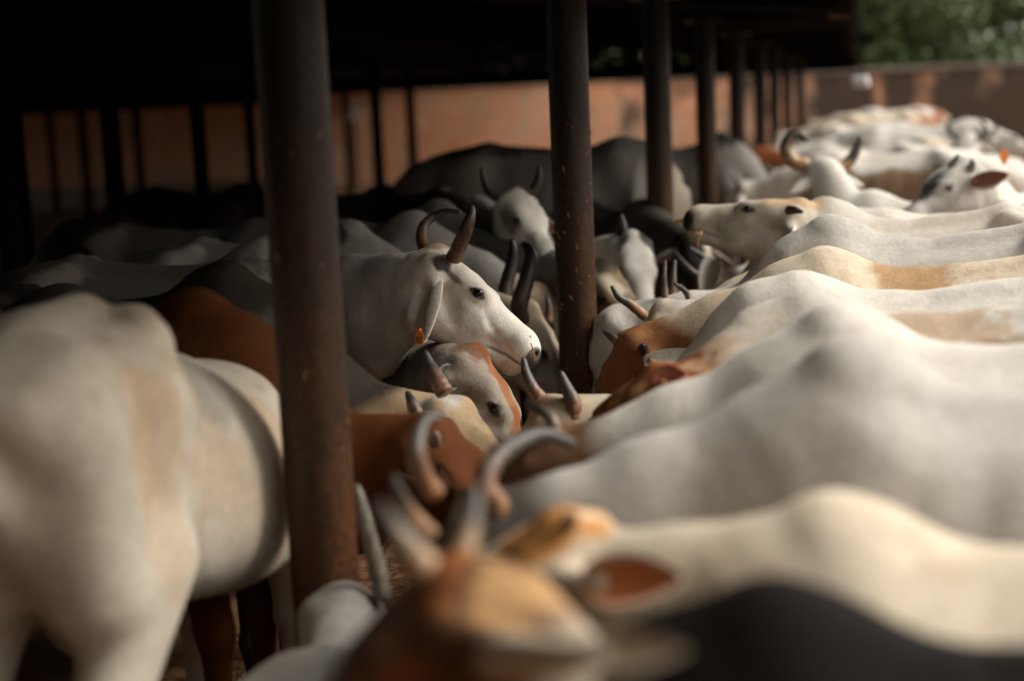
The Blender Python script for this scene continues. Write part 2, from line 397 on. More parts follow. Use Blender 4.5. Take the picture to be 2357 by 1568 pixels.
# ------------------------------------------------------------------ trees behind the wall
def leaf_material():
    m, n, b, N, L = newmat('leaf')
    ge = N.new('ShaderNodeNewGeometry'); r = ramp(N, [(0, (.035, .055, .014)), (.5, (.065, .10, .026)), (1, (.12, .155, .045))])
    L.new(ge.outputs['Random Per Island'], r.inputs[0]); L.new(r.outputs[0], b.inputs['Base Color'])
    b.inputs['Roughness'].default_value = .55; b.inputs['Transmission Weight'].default_value = 0
    return m
M_LEAF = leaf_material(); M_BARK = simple('bark', (.06, .04, .03), (.14, .10, .075), 6, .95, .02)
M_FLECK = simple('pale_pink_fleck', (.55, .38, .36), (.7, .55, .52), 4, .8)  # pale pink flecks scattered among the leaves
def tree(side, dep, h, rad, seed, label):
    r = np.random.RandomState(seed); rr = random.Random(seed)
    base = wallpt(side, 0, dep); o = empty('tree', base); tag(o, label, 'tree', 'trees behind the boundary wall')
    t = MB(); top = Vector((rr.uniform(-.4, .4), rr.uniform(-.4, .4), h*.62))
    t.tube([(0, 0, 0), (.05, .03, h*.3), top], [h*.032, h*.024, h*.012], 10)
    cl = []
    for k in range(26):
        a = rr.uniform(0, 6.28); e = rr.uniform(-.75, 1.0); q = rr.uniform(.35, 1.0)
        c = Vector((math.cos(a)*math.cos(e)*rad*q, math.sin(a)*math.cos(e)*rad*q, h*.55+math.sin(e)*rad*.9*q)); cl.append(c)
        st = Vector((0, 0, h*rr.uniform(.28, .55))); t.tube([st, (st+c)/2+Vector((0, 0, .2)), c], [h*.011, h*.008, h*.003], 6)
    t.build('trunk', M_BARK, o, smooth=True)
    n = 9000; ci = r.randint(0, len(cl), n); C = np.array([tuple(c) for c in cl])[ci]
    dv = r.normal(size=(n, 3)); dv /= np.linalg.norm(dv, axis=1)[:, None]
    p = C + dv*(rad*.42*r.uniform(.35, 1, n)**.5)[:, None]*np.array([1, 1, .75])
    t1 = r.normal(size=(n, 3)); t1 /= np.linalg.norm(t1, axis=1)[:, None]
    t2 = np.cross(t1, r.normal(size=(n, 3))); t2 /= np.linalg.norm(t2, axis=1)[:, None]
    s = r.uniform(.09, .19, n)[:, None]
    v = np.stack([p-t1*s, p+t2*s*.45, p+t1*s, p-t2*s*.45], 1).reshape(-1, 3)
    link('crown', mesh('crown', v, np.arange(4*n).reshape(n, 4), smooth=False), M_LEAF, o)
    nb = 7; ci = r.randint(0, len(cl), nb); p = np.array([tuple(c) for c in cl])[ci]+r.normal(size=(nb, 3))*rad*.3
    m = MB()
    for q_ in p:
        for k in range(5):
            m.box(tuple(q_+r.normal(size=3)*.1), (.09, .09, .04), Matrix.Rotation(rr.uniform(0, 3), 3, Vector(r.normal(size=3)).normalized()))
    m.build('pale_flecks', M_FLECK, o)['kind'] = 'stuff'
tree(8.3, 42.5, 5.6, 2.2, 1, 'leafy green tree just right of the shed roof behind the wall')
tree(11.4, 42.0, 5.4, 2.2, 2, 'dark green tree at the far right edge behind the wall')
tree(-4.2, 43.0, 5.6, 2.3, 12, 'tree behind the wall left of the sharp middle post, glimpsed through gable gaps')
tree(4.6, 43.5, 5.4, 2.2, 3, 'green tree whose lowest leaves show between roof and wall near the far posts')
tree(0.6, 43.0, 5.2, 2.2, 4, 'green tree showing as a thin strip above the wall right of the sharp middle post')
tree(13.6, 44.0, 6.0, 2.5, 5, 'tall dense tree behind the right end of the wall')
tree(9.9, 45.0, 6.4, 2.6, 6, 'taller green tree standing between the two trees at upper right')
tree(7.0, 47.0, 6.6, 2.8, 8, 'tall tree far behind the shed roof corner')
tree(12.4, 48.5, 6.8, 2.9, 9, 'hindmost tree filling the sky at the upper right')
DBG = False
# ------------------------------------------------------------------ cattle: one continuous skin per animal, grown from a distance field
class Field:
    def __init__(s, lo, hi, h):
        s.h = h; s.lo = np.asarray(lo, np.float32)
        n = np.ceil((np.asarray(hi)-s.lo)/h).astype(int)+1
        s.n = n; s.ax = [(s.lo[k]+h*np.arange(n[k])).astype(np.float32) for k in range(3)]
        s.F = np.full(n, 9.0, np.float32)
    def region(s, lo, hi):
        sl = []
        for k in range(3):
            a = max(0, int((lo[k]-s.lo[k])/s.h)); b = min(s.n[k], int((hi[k]-s.lo[k])/s.h)+2)
            if b <= a: return None
            sl.append(slice(a, b))
        return tuple(sl)
    def put(s, fn, lo, hi, k, sub=False):
        m = k+2.5*s.h; sl = s.region(np.asarray(lo)-m, np.asarray(hi)+m)
        if sl is None: return
        X = s.ax[0][sl[0]][:, None, None]; Y = s.ax[1][sl[1]][None, :, None]; Z = s.ax[2][sl[2]][None, None, :]
        d = fn(X, Y, Z); F = s.F[sl]
        if sub:
            d = -d; hh = np.maximum(k-np.abs(F-d), 0)/k; s.F[sl] = np.maximum(F, d)+hh*hh*k*.25
        else:
            hh = np.maximum(k-np.abs(F-d), 0)/k; s.F[sl] = np.minimum(F, d)-hh*hh*k*.25
    def cone(s, a, b, ra, rb, k=.05, sub=False):
        a = np.asarray(a, np.float32); b = np.asarray(b, np.float32); r = max(ra, rb); ba = b-a; bb = float(ba@ba)+1e-9
        def fn(X, Y, Z):
            x, y, z = X-a[0], Y-a[1], Z-a[2]
            t = np.clip((x*ba[0]+y*ba[1]+z*ba[2])/bb, 0, 1)
            return np.sqrt((x-t*ba[0])**2+(y-t*ba[1])**2+(z-t*ba[2])**2)-(ra+(rb-ra)*t)
        s.put(fn, np.minimum(a, b)-r, np.maximum(a, b)+r, k, sub)
    def ball(s, c, r, k=.05, sub=False, sc=(1, 1, 1)):
        c = np.asarray(c, np.float32); e = np.asarray(sc)*r
        def fn(X, Y, Z):
            return (np.sqrt(((X-c[0])/sc[0])**2+((Y-c[1])/sc[1])**2+((Z-c[2])/sc[2])**2)-r)*min(sc)
        s.put(fn, c-e, c+e, k, sub)
    def nets(s):
        F = s.F; I = F < 0
        c = I[:-1, :-1, :-1].astype(np.int8)
        for dx in (0, 1):
            for dy in (0, 1):
                for dz in (0, 1):
                    if dx+dy+dz: c = c + I[dx:I.shape[0]-1+dx, dy:I.shape[1]-1+dy, dz:I.shape[2]-1+dz]
        act = (c > 0) & (c < 8)
        ci = np.argwhere(act); vid = np.full(act.shape, -1, np.int64); vid[act] = np.arange(len(ci))
        acc = np.zeros((len(ci), 3), np.float32); cnt = np.zeros(len(ci), np.float32)
        cor = [(0, 0, 0), (1, 0, 0), (0, 1, 0), (1, 1, 0), (0, 0, 1), (1, 0, 1), (0, 1, 1), (1, 1, 1)]
        val = [F[ci[:, 0]+o[0], ci[:, 1]+o[1], ci[:, 2]+o[2]] for o in cor]
        for i in range(8):
            for j in range(i+1, 8):
                df = np.subtract(cor[j], cor[i])
                if abs(df).sum() != 1: continue
                a, b = val[i], val[j]; m = (a < 0) != (b < 0); t = np.where(m, a/(a-b+1e-12), 0)
                acc += np.where(m[:, None], np.array(cor[i])+t[:, None]*df, 0); cnt += m
        v = (ci+acc/cnt[:, None])*s.h+s.lo
        quads = []
        for ax in range(3):
            o = [0, 0, 0]; o[ax] = 1
            A = I[:I.shape[0]-o[0], :I.shape[1]-o[1], :I.shape[2]-o[2]]; B = I[o[0]:, o[1]:, o[2]:]
            e = np.argwhere(A != B); u, w = (ax+1) % 3, (ax+2) % 3
            ok = (e[:, u] > 0) & (e[:, w] > 0) & (e[:, u] < F.shape[u]-1) & (e[:, w] < F.shape[w]-1); e = e[ok]
            fl = A[e[:, 0], e[:, 1], e[:, 2]]
            def cell(du, dw):
                q = e.copy(); q[:, u] -= du; q[:, w] -= dw; return vid[q[:, 0], q[:, 1], q[:, 2]]
            Q = np.stack([cell(1, 1), cell(0, 1), cell(0, 0), cell(1, 0)], 1)
            Q[~fl] = Q[~fl][:, ::-1]; quads.append(Q)
        Q = np.concatenate(quads); Q = Q[(Q >= 0).all(1)]
        for _ in range(2):                                        # relax the lattice
            fc = v[Q].mean(1); a2 = np.zeros_like(v); n2 = np.zeros(len(v), np.float32)
            for k in range(4):
                for d in range(3): a2[:, d] += np.bincount(Q[:, k], fc[:, d], len(v))
                n2 += np.bincount(Q[:, k], minlength=len(v))
            v = v*.45+.55*a2/np.maximum(n2, 1)[:, None]
        return v.astype(np.float32), Q
def normals(v, Q):
    n = np.cross(v[Q[:, 2]]-v[Q[:, 0]], v[Q[:, 3]]-v[Q[:, 1]]); o = np.zeros_like(v)
    for k in range(4):
        for d in range(3): o[:, d] += np.bincount(Q[:, k], n[:, d], len(v))
    return o/(np.linalg.norm(o, axis=1)[:, None]+1e-12)

TX = np.array([-.90, -.84, -.76, -.62, -.45, -.22, .0, .2, .35, .5, .62, .70])
TT = np.array([1.02, 1.10, 1.165, 1.205, 1.225, 1.19, 1.165, 1.165, 1.19, 1.15, 1.03, .94])
TB = np.array([.94, .84, .76, .69, .66, .60, .565, .55, .555, .60, .71, .80])
TW = np.array([.04, .105, .155, .195, .225, .25, .262, .245, .20, .175, .12, .05])
XX = np.linspace(-.90, .70, 161)
def _sm(a):
    y = np.interp(XX, TX, a); k = np.hanning(17); k /= k.sum()
    return np.convolve(np.pad(y, 8, mode='edge'), k, 'valid')
STT, STB, STW = _sm(TT), _sm(TB), _sm(TW)

def catmull(p, n):
    p = np.asarray(p, float); q = np.vstack([2*p[0]-p[1], p, 2*p[-1]-p[-2]]); out = []
    m = len(p)-1
    for u in np.linspace(0, m-1e-6, n):
        i = int(u); t = u-i; a, b, c, d = q[i:i+4]
        out.append(.5*((2*b)+(c-a)*t+(2*a-5*b+4*c-d)*t*t+(3*b-a-3*c+d)*t**3))
    return np.array(out)

def sweep(pts, rad, n=16, tipround=True):
    """rounded tube, returns verts, quads+tris list, ring parameter per vertex"""
    pts = [Vector(p) for p in pts]; rad = list(rad)
    m = MB(); m.tube(pts, rad, n)
    t = np.repeat(np.linspace(0, 1, len(pts)), n)
    return np.array([tuple(p) for p in m.v]), m.f, t

class Head:
    def __init__(s, O, f, u, sc):
        s.O, s.sc = np.asarray(O, float), sc
        f = f/np.linalg.norm(f); l = np.cross(u, f); l /= np.linalg.norm(l); u = np.cross(f, l)
        a = math.atan2(.09, .47)                                   # the muzzle lies below the poll axis
        s.f, s.u, s.l = f*math.cos(a)+u*math.sin(a), u*math.cos(a)-f*math.sin(a), l
    def __call__(s, x, y, z): return s.O+s.sc*(s.f*x+s.l*y+s.u*z)
    def local(s, p):
        q = (p-s.O)/s.sc; return np.stack([q@s.f, q@s.l, q@s.u], 1)

WHITE = np.array([.72, .68, .61]); CREAM = np.array([.62, .53, .41]); GREY = np.array([.36, .335, .30]); DARKGREY = np.array([.09, .08, .07])
TAN = np.array([.46, .27, .125]); RUST = np.array([.25, .085, .03]); BLACK = np.array([.016, .013, .011]); BROWN = np.array([.16, .06, .024])
PALE = np.array([.55, .52, .475]); ORANGE = np.array([.55, .24, .06])

def ear_mesh(root, d, nrm, L, Wd, cup, outer, inner, bend=.0):
    d = d/np.linalg.norm(d); nrm = nrm-d*(nrm@d); nrm /= np.linalg.norm(nrm); sd = np.cross(d, nrm)
    nu, nv = 18, 11; v, c = [], []
    for i in range(nu):
        u = i/(nu-1)
        w = Wd*.5*(max(0, math.sin(math.pi*(.10+.90*u)**.85))**.75)*(1 if u < .96 else .6)
        cen = root+d*L*u+nrm*bend*L*u*u
        front, back = [], []
        for j in range(nv):
            t = -1+2*j/(nv-1)
            q = cen+sd*w*t*(1-.12*cup*abs(t))+nrm*(cup*w*(t*t-.35))
            th = .0028+.0035*(1-t*t)*(1-u)
            front.append(q+nrm*th); back.append(q-nrm*th)
        for k, q in enumerate(front): v.append(q); e = abs(-1+2*k/(nv-1)); c.append(np.asarray(inner)*(1-.0)*(1-sstep(.72, 1, e))+np.asarray(outer)*sstep(.72, 1, e))
        for q in back[::-1]: v.append(q); c.append(np.asarray(outer))
    n = 2*nv; f = [(i*n+k, i*n+(k+1) % n, (i+1)*n+(k+1) % n, (i+1)*n+k) for i in range(nu-1) for k in range(n)]
    f.append(tuple(reversed(range(n)))); f.append(tuple((nu-1)*n+k for k in range(n)))
    return np.array(v), f, np.array(c)

NCOW = [0]
def cow(label, group=None, hump=None, rump=None, th=180, s=None, hh=.10, poll=None, muz=None, up=(0, 1, 0), base=WHITE, patches=(),
        horns=None, hr=.02, hornc=((.20, .12, .07), (.035, .03, .027)), ears=(1, 1), eardir=None, earcol=None, earin=(.34, .17, .10), earL=.21, earW=.10,
        h=None, wide=1.0, seed=None, eartag=None, mott=.12, stain=.0, headcol=None, eyes=(1, 1), muzc=(.05, .04, .035), seedoff=0, cupn=.8, neckw=1.0, legs=True, dirt=None, fold=0.0018, hs=None, tailc=None, neckb=(0, 0), cat='cow', nm='cow', hscale=1.0, drop=0.0, earpx=None, at=None, fur=0, thigh=1.0, belly=1.0, hipw=1.0):
    """hump / rump, poll, muz: (x, y, depth) anchors fed through P()"""
    NCOW[0] += 1;  seed = NCOW[0] if seed is None else seed; rr = random.Random(seed)
    th = math.radians(th); D = np.array([math.cos(th), math.sin(th), 0]); Lf = np.array([-math.sin(th), math.cos(th), 0]); Zu = np.array([0, 0, 1.0])
    anc, loc = (P(*hump), (.33, 1.185+hh)) if hump else (P(*(rump or (0, 0, 1))), (-.80, 1.13))
    if at: anc = np.array([at[0], at[1], 1.0]); loc = (0, 1)
    if s is None: s = float(np.clip(anc[2]/loc[1], .82, 1.22))
    root = np.array([anc[0], anc[1], 0])-D*loc[0]*s
    dist = float((anc-CP)@CF)
    if h is None: h = float(np.clip(dist*.0031, .010, .034))
    def toloc(p): q = np.asarray(p)-root; return np.array([q@D, q@Lf, q[2]])
    def vloc(v): return np.array([v@D, v@Lf, v[2]])
    pw = P(*poll); mw = P(*muz)
    O = toloc(pw); fv = toloc(mw)-O; hsc = float(np.linalg.norm(fv))/.4785 if hs is None else hs
    hsc = float(np.clip(hsc, .95*min(s, 1), 1.12))
    H = Head(O, fv, vloc(V(*up)), hsc)
    lo = np.minimum(np.array([-1.02*s, -.36*s, -.01]), np.min([H(x, y, z) for x in (-.12, .56) for y in (-.16, .16) for z in (-.32, .10)], axis=0))-.03
    hi = np.maximum(np.array([.80*s, .36*s, (1.25+hh)*s]), np.max([H(x, y, z) for x in (-.12, .56) for y in (-.16, .16) for z in (-.32, .10)], axis=0))+.05
    lo[2] = max(lo[2], -.01)
    G = Field(lo, hi, h)
    def B(x, y, z): return np.array([x*s, y*s, z*s])
    er = {}
    for k, y in enumerate((1, -1)):
        if not ears[k]: continue
        rt, el = H(.035, .088*y, -.085), earL*hsc
        if earpx and earpx[k]:
            a_, b_, nn = earpx[k]; rt = toloc(P(*a_)); dv = toloc(P(*b_))-rt; el = float(np.linalg.norm(dv)); dv = dv/el; nv = vloc(V(*nn))
        elif eardir and eardir[k]: dv, nv = vloc(V(*eardir[k][0])), vloc(V(*eardir[k][1]))
        else: dv = H.l*y*.75-np.array([0, 0, 1.0])*.5-H.f*.25; nv = H.f*.75+H.l*y*.1-np.array([0, 0, .45])
        er[k] = (rt, dv/np.linalg.norm(dv), nv, el)
    # trunk
    def torso(X, Y, Z):
        x = X[:, 0, 0]/s; xc = np.clip(x, -.90, .70)
        t = np.interp(xc, XX, STT)*s; bt = np.interp(xc, XX, STB)*s; w = np.interp(xc, XX, STW)*s*wide*(1+(belly-1)*sstep(-.45, -.1, xc))*(1-(1-hipw)*sstep(-.15, -.5, xc))
        zc = (bt+(t-bt)*.46)[:, None, None]; up_ = (t-(bt+(t-bt)*.46))[:, None, None]; dn = (t-bt)[:, None, None]-up_; w = w[:, None, None]
        dz = Z-zc; hz = np.where(dz > 0, up_, dn); n = np.where(dz > 0, 2.0, 2.5)
        r = ((np.abs(Y)/w)**n+(np.abs(dz)/hz)**n)**(1/n)
        d = (r-1)*np.minimum(w, hz)*.95
        ex = np.abs(x-xc)[:, None, None]*s
        return np.where(ex > 0, np.sqrt(np.maximum(d, 0)**2+ex**2), d)
    G.put(torso, B(-.92, -.34, .5), B(.72, .34, 1.26), .06)
    G.cone(B(-.86, 0, 1.085), B(-.40, 0, 1.205), .03*s, .035*s, .06); G.cone(B(-.40, 0, 1.205), B(.05, 0, 1.155), .03*s, .03*s, .06)
    for y in (1, -1):
        yw = y*wide
        G.cone(B(-.46, yw*.205*hipw, 1.165), B(-.40, yw*.12, 1.195), .040*s, .04*s, .06)          # hip bone
        G.cone(B(-.83, yw*.085, 1.06), B(-.70, yw*.11, 1.10), .045*s, .06*s, .07)          # pin bone
        G.cone(B(-.52, yw*.14*thigh, 1.02), B(-.56, yw*.155*thigh, .78), .17*s*thigh, .12*s*thigh, .08)            # thigh
        G.cone(B(-.74, yw*.12, 1.0), B(-.70, yw*.13, .74), .10*s, .09*s, .08)
        G.cone(B(-.56, yw*.155, .76), B(-.74, yw*.14, .50), .10*s, .055*s, .06)
        G.cone(B(-.74, yw*.14, .50), B(-.70, yw*.14, .16), .048*s, .036*s, .05); G.cone(B(-.70, yw*.14, .16), B(-.67, yw*.14, .03), .040*s, .054*s, .03)
        G.cone(B(.30, yw*.10, 1.10), B(.46, yw*.175, .80), .080*s, .097*s, .12)            # shoulder blade
        G.cone(B(.46, yw*.17, .80), B(.36, yw*.16, .66), .09*s, .075*s, .06)               # upper arm
        G.cone(B(.36, yw*.155, .68), B(.40, yw*.14, .38), .078*s, .050*s, .05)
        G.cone(B(.40, yw*.14, .38), B(.40, yw*.14, .14), .046*s, .036*s, .04); G.cone(B(.40, yw*.14, .14), B(.43, yw*.14, .03), .040*s, .052*s, .03)
    G.ball(B(-.40, 0, .62), .12*s, .07, sc=(1.2, .9, .8))
    # hump: a soft cone of muscle leaning back over the withers
    hz = 1.185+hh
    G.cone(B(.20, 0, 1.03), B(.46, 0, 1.01), .135*s, .15*s, .08)
    G.cone(B(.42, 0, 1.10), B(.34, 0, hz-.082), .122*s, .076*s, .11); G.cone(B(.34, 0, hz-.08), B(.27, 0, hz-.095), .072*s, .06*s, .05)
    G.cone(B(.27, 0, hz-.11), B(.05, 0, 1.13), .06*s, .035*s, .08)
    # neck: crest, middle and throat chains spread between shoulder and skull
    A = [B(.44, 0, 1.12), B(.52, 0, 1.0), B(.60, 0, .88), B(.62, 0, .78)]
    E = [H(-.02, 0, -.085), H(-.01, 0, -.13), H(.02, 0, -.175), H(.06, 0, -.205)]
    ra = [.085, .125, .12, .075]; rb = [.072, .080, .075, .05]
    for a_, e_, r1, r2 in zip(A, E, ra, rb):
        mid = (a_+e_)/2+np.array([neckb[0], 0, neckb[1]])*s
        rm = (r1*s+r2*hsc)/2*.97
        G.cone(a_, mid, r1*s*neckw, rm*neckw, .07); G.cone(mid, e_, rm*neckw, r2*hsc, .06)
    dl = (A[3]+E[3])/2; G.cone(A[3]-B(0, 0, .06), dl-B(0, 0, .05), .03*s, .022*s, .09); G.cone(dl-B(0, 0, .05), E[3], .022*s, .03*s, .08)
    # skull
    q = hsc
    G.cone(H(.03, .035, -.07), H(.03, -.035, -.07), .075*q, .075*q, .05)
    G.cone(H(.06, 0, -.085), H(.20, 0, -.085), .098*q, .085*q, .05)
    G.cone(H(.11, .03, -.05), H(.11, -.03, -.05), .066*q, .066*q, .04)
    G.cone(H(.20, 0, -.075), H(.40, 0, -.085), .074*q, .056*q, .04)
    G.ball(H(.430, 0, -.105), .065*q, .035)
    for y in (1, -1):
        G.cone(H(.14, .060*y, -.020), H(.225, .058*y, -.028), .036*q, .031*q, .03)            # brow ridge
        G.cone(H(.11, .045*y, -.17), H(.27, .035*y, -.135), .070*q, .048*q, .04)             # cheek
        G.cone(H(.09, .045*y, -.205), H(.25, .033*y, -.19), .058*q, .036*q, .035)            # jaw
        G.cone(H(.25, .033*y, -.19), H(.41, .018*y, -.165), .036*q, .028*q, .03)
        G.cone(H(.42, .028*y, -.085), H(.455, .026*y, -.10), .034*q, .030*q, .02)            # nostril wing
        G.cone(H(.20, .078*y, -.085), H(.30, .052*y, -.10), .016*q, .012*q, .03)             # cheek crest
        kk = 0 if y == 1 else 1
        if kk in er: G.cone(H(.04, .07*y, -.075), er[kk][0]+er[kk][1]*.025*q, .042*q, .019*q, .03)       # root of the ear
        G.ball(H(.02, .085*y, -.035), .032*q, .03)                                           # horn root
        G.ball(H(.210, .070*y, -.026), .028*q, .02)                                          # lids
        if h < .02:
            G.ball(H(.213, .100*y, -.029), .019*q, .008, sub=True, sc=(1.4, 1, .64))
            G.cone(H(.494, .027*y, -.082), H(.472, .024*y, -.090), .012*q, .009*q, .008, sub=True)
            G.cone(H(.475, .040*y, -.145), H(.41, .052*y, -.140), .005*q, .005*q, .007, sub=True)
            G.cone(H(.41, .052*y, -.140), H(.32, .066*y, -.158), .005*q, .003*q, .007, sub=True)
        if h < .012:
            G.cone(H(.055, .112*y, -.125), H(.09, .098*y, -.235), .010*q, .008*q, .03, sub=True)      # behind the jaw
            G.cone(H(.245, .094*y, -.035), H(.31, .072*y, -.095), .004*q, .004*q, .02, sub=True)      # tear line
            G.cone(H(.172, .098*y, -.012), H(.212, .096*y, -.002), .003*q, .003*q, .010, sub=True); G.cone(H(.212, .096*y, -.002), H(.245, .090*y, -.015), .003*q, .003*q, .010, sub=True)
            G.cone(H(.33, .062*y, -.10), H(.415, .058*y, -.125), .003*q, .004*q, .014, sub=True)
            G.cone(H(.12, .105*y, -.09), H(.20, .100*y, -.15), .012*q, .006*q, .04, sub=True)         # hollow of the cheek
    G.ball(H(.0, 0, -.005), .046*q, .035)
    G.cone(H(.36, 0, -.165), H(.425, 0, -.162), .036*q, .040*q, .02)
    # tail
    ts = rr.uniform(-.06, .06)
    for a_, b_, r1, r2 in (((-.84, 0, 1.09), (-.93, 0, 1.02), .035, .028), ((-.93, 0, 1.02), (-.955, ts*.3, .80), .027, .02), ((-.955, ts*.3, .80), (-.95, ts*.7, .55), .02, .018), ((-.95, ts*.7, .55), (-.93, ts, .30), .026, .032)):
        G.cone(B(*a_), B(*b_), r1*s, r2*s, .03)
    v, Q = G.nets()
    # skin relief: ribs, folds on the neck, veins
    N = normals(v, Q); bp = v/s; hp = H.local(v)
    onhead = sstep(.13, .05, np.maximum(np.abs(hp[:, 0]-.22)-.27, np.maximum(np.abs(hp[:, 1])-.12, np.abs(hp[:, 2]+.1)-.16)))
    disp = (fbm(bp*np.array([5, 5, 3.2]), seed, 3)-.5)*.013*s*(1-.75*onhead)
    rib = np.sin(bp[:, 0]*46+bp[:, 2]*6)*sstep(-.42, -.25, bp[:, 0])*sstep(.28, .1, bp[:, 0])*sstep(.58, .75, bp[:, 2])*sstep(1.16, 1.02, bp[:, 2])
    disp += rib*.0035*s
    nk = sstep(.30, .42, bp[:, 0])*(1-onhead)*sstep(.35, .6, bp[:, 2])*sstep(1.16, 1.0, bp[:, 2])
    disp += nk*fold*2*(np.sin(bp[:, 0]*30+11*fbm(bp*2.2, seed+9, 2)-bp[:, 2]*12)*.6+np.sin(bp[:, 0]*55+12*fbm(bp*3, seed+5, 2)-bp[:, 2]*20)*.3)*sstep(.35, .65, fbm(bp*3.1, seed+61, 2))*1.5*s
    disp += onhead*(fbm(hp*np.array([16, 16, 16]), seed+3, 2)-.5)*.006
    v = v+N*disp[:, None]
    v[:, 2] = np.maximum(v[:, 2], .0)
    if drop: v[:, 2] *= 1-drop*sstep(-.75, .35, bp[:, 0])*(1-onhead)
    # coat
    nz = fbm(bp*4.5, seed+21, 4); fine = fbm(bp*19, seed+31, 3)
    c = np.repeat(np.asarray(base, float)[None], len(v), 0)
    c *= (1-mott+2*mott*(nz-.0))[:, None]*(1-.5*mott+mott*fine)[:, None]
    if headcol is not None: c = c*(1-onhead[:, None])+np.asarray(headcol)*onhead[:, None]*(.85+.3*fine[:, None])
    if stain:
        m = sstep(.50, .60, fbm(bp*np.array([3.2, 3, 5]), seed+41, 3)*.62+fbm(bp*np.array([26, 26, 13]), seed+43, 4)*.38)*sstep(.6, .9, bp[:, 2])*stain
        c = c*(1-m[:, None])+m[:, None]*TAN*(.8+.5*fine[:, None])
    for pt in patches:
        fr, ctr, rad, col, st = pt[:5]; sym = len(pt) > 5 and pt[5]
        p = (hp if fr == 'h' else bp).copy()
        if sym: p[:, 1] = np.abs(p[:, 1])
        dd = np.sqrt((((p-np.array(ctr))/np.array(rad))**2).sum(1))+(fbm((hp if fr == 'h' else bp)*(22 if fr == 'h' else 8), seed+51, 3)-.5)*1.1+(fbm((hp if fr == 'h' else bp)*(70 if fr == 'h' else 34), seed+57, 3)-.5)*(.2 if fr == 'h' else .75)
        m = sstep(1.15, .75, dd)*st
        if fr == 'h': m = m*np.clip(onhead*2, 0, 1)
        c = c*(1-m[:, None])+m[:, None]*np.asarray(col)*(.85+.3*fine[:, None])
    if dirt is not None:                                          # dung stains on flanks and legs
        m = sstep(.5, .7, nz)*sstep(.9, .5, bp[:, 2])*dirt; c = c*(1-m[:, None])+m[:, None]*np.array([.16, .10, .055])
    def skin(ctr, r, col, st):
        p = hp.copy(); p[:, 1] = np.abs(p[:, 1]); dd = np.sqrt((((p-np.array(ctr))/np.array(r))**2).sum(1)); m = sstep(1.1, .85, dd)*st
        c[:] = c*(1-m[:, None])+m[:, None]*np.asarray(col)
    skin((.212, .088, -.030), (.031, .04, .0155), (.045, .036, .03), .9)
    skin((.485, .03, -.10), (.028, .05, .042), muzc, .9)
    skin((.486, .027, -.085), (.016, .014, .013), (.012, .01, .01), 1)
    dd = sstep(.007, .003, np.abs(hp[:, 2]+.143+.2*np.maximum(0, .40-hp[:, 0])))*sstep(.30, .36, hp[:, 0])*onhead*.75; c = c*(1-dd[:, None])+dd[:, None]*np.array([.08, .05, .035])
    m = sstep(.075, .05, bp[:, 2]); c = c*(1-m[:, None])+m[:, None]*np.array([.03, .025, .02])
    m = sstep(.66, .5, bp[:, 2])*sstep(-.86, -.90, bp[:, 0]); c = c*(1-m[:, None])+m[:, None]*(np.array([.03, .022, .018]) if tailc is None else np.asarray(tailc))
    if DBG: print('COW', [tuple(int(w_) for w_ in (1178.5+FPX*(q_@CR)/(q_@CF), 784-FPX*(q_@CU)/(q_@CF))) for q_ in [root+D*x_*s+Lf*y_*s+np.array([0, 0, z_*s])-CP for x_, y_, z_ in ((.40, -.14, .4), (-.7, -.14, .5), (.33, 0, 1.185+hh), (-.45, 0, 1.22))]], round(s, 2), 'hs', round(hsc, 2), 'neck', round(float(np.linalg.norm(O-np.array([.42*s, 0, 1.1*s])))/s, 2), 'rootz', label[:50])
    R = empty(nm, (root[0], root[1], 0), th); tag(R, label, cat, group)
    link('body', mesh('body', v, Q, np.clip(c, 0, .95)), M_COAT, R)
    out = dict(root=R, H=H, toloc=toloc, s=s, hs=hsc)
    # horns
    if horns is None: horns = 'up'
    if isinstance(horns, str):
        st = {'up': [(.01, .085, -.03), (.0, .145, .0), (-.0, .185, .08), (-.0, .17, .17), (.0, .13, .22)],
              'lyre': [(.01, .085, -.03), (-.0, .16, -.01), (-.01, .22, .08), (-.02, .22, .20), (-.02, .15, .28)],
              'stub': [(.01, .085, -.03), (.0, .11, -.01), (-.01, .128, .03)],
              'short': [(.01, .085, -.03), (-.01, .14, -.01), (-.02, .185, .04), (-.02, .20, .10)],
              'back': [(.01, .085, -.03), (-.03, .14, .01), (-.09, .17, .06), (-.16, .17, .09)], 'none': None}[horns]
        hl = [] if st is None else [[H(a_, y*b_*1, c_) for a_, b_, c_ in st] for y in (1, -1)]
    else:
        hl = [[toloc(P(*q_)) for q_ in hn] for hn in horns]
    for k, hp_ in enumerate(hl):
        r0 = (hr[k] if hasattr(hr, '__len__') else hr)
        pc = catmull(hp_, 26); t = np.linspace(0, 1, 26)
        rad = r0*(1-.62*t**1.7); rad *= 1+(.05*np.sin(t*74+1.5*np.sin(t*19))*(t < .6)+.03*np.sin(t*31))*(1-t); rad = np.append(rad, [rad[-1]*.75, rad[-1]*.3])
        d_ = (pc[-1]-pc[-2]); d_ /= np.linalg.norm(d_); pc = np.vstack([pc, pc[-1]+d_*rad[-3]*.5, pc[-1]+d_*rad[-3]*.85])
        hv, hf, tt = sweep(pc, rad)
        tt = np.repeat(np.append(t, [1, 1]), 16)
        nzh = fbm(hv*40, seed+k, 3)
        w = sstep(.12, .62, tt+(nzh-.5)*.35)[:, None]
        hc = np.asarray(hornc[0])*(1-w)+np.asarray(hornc[1])*w
        link('horn', mesh('horn', hv, hf, hc), M_HORN, R)
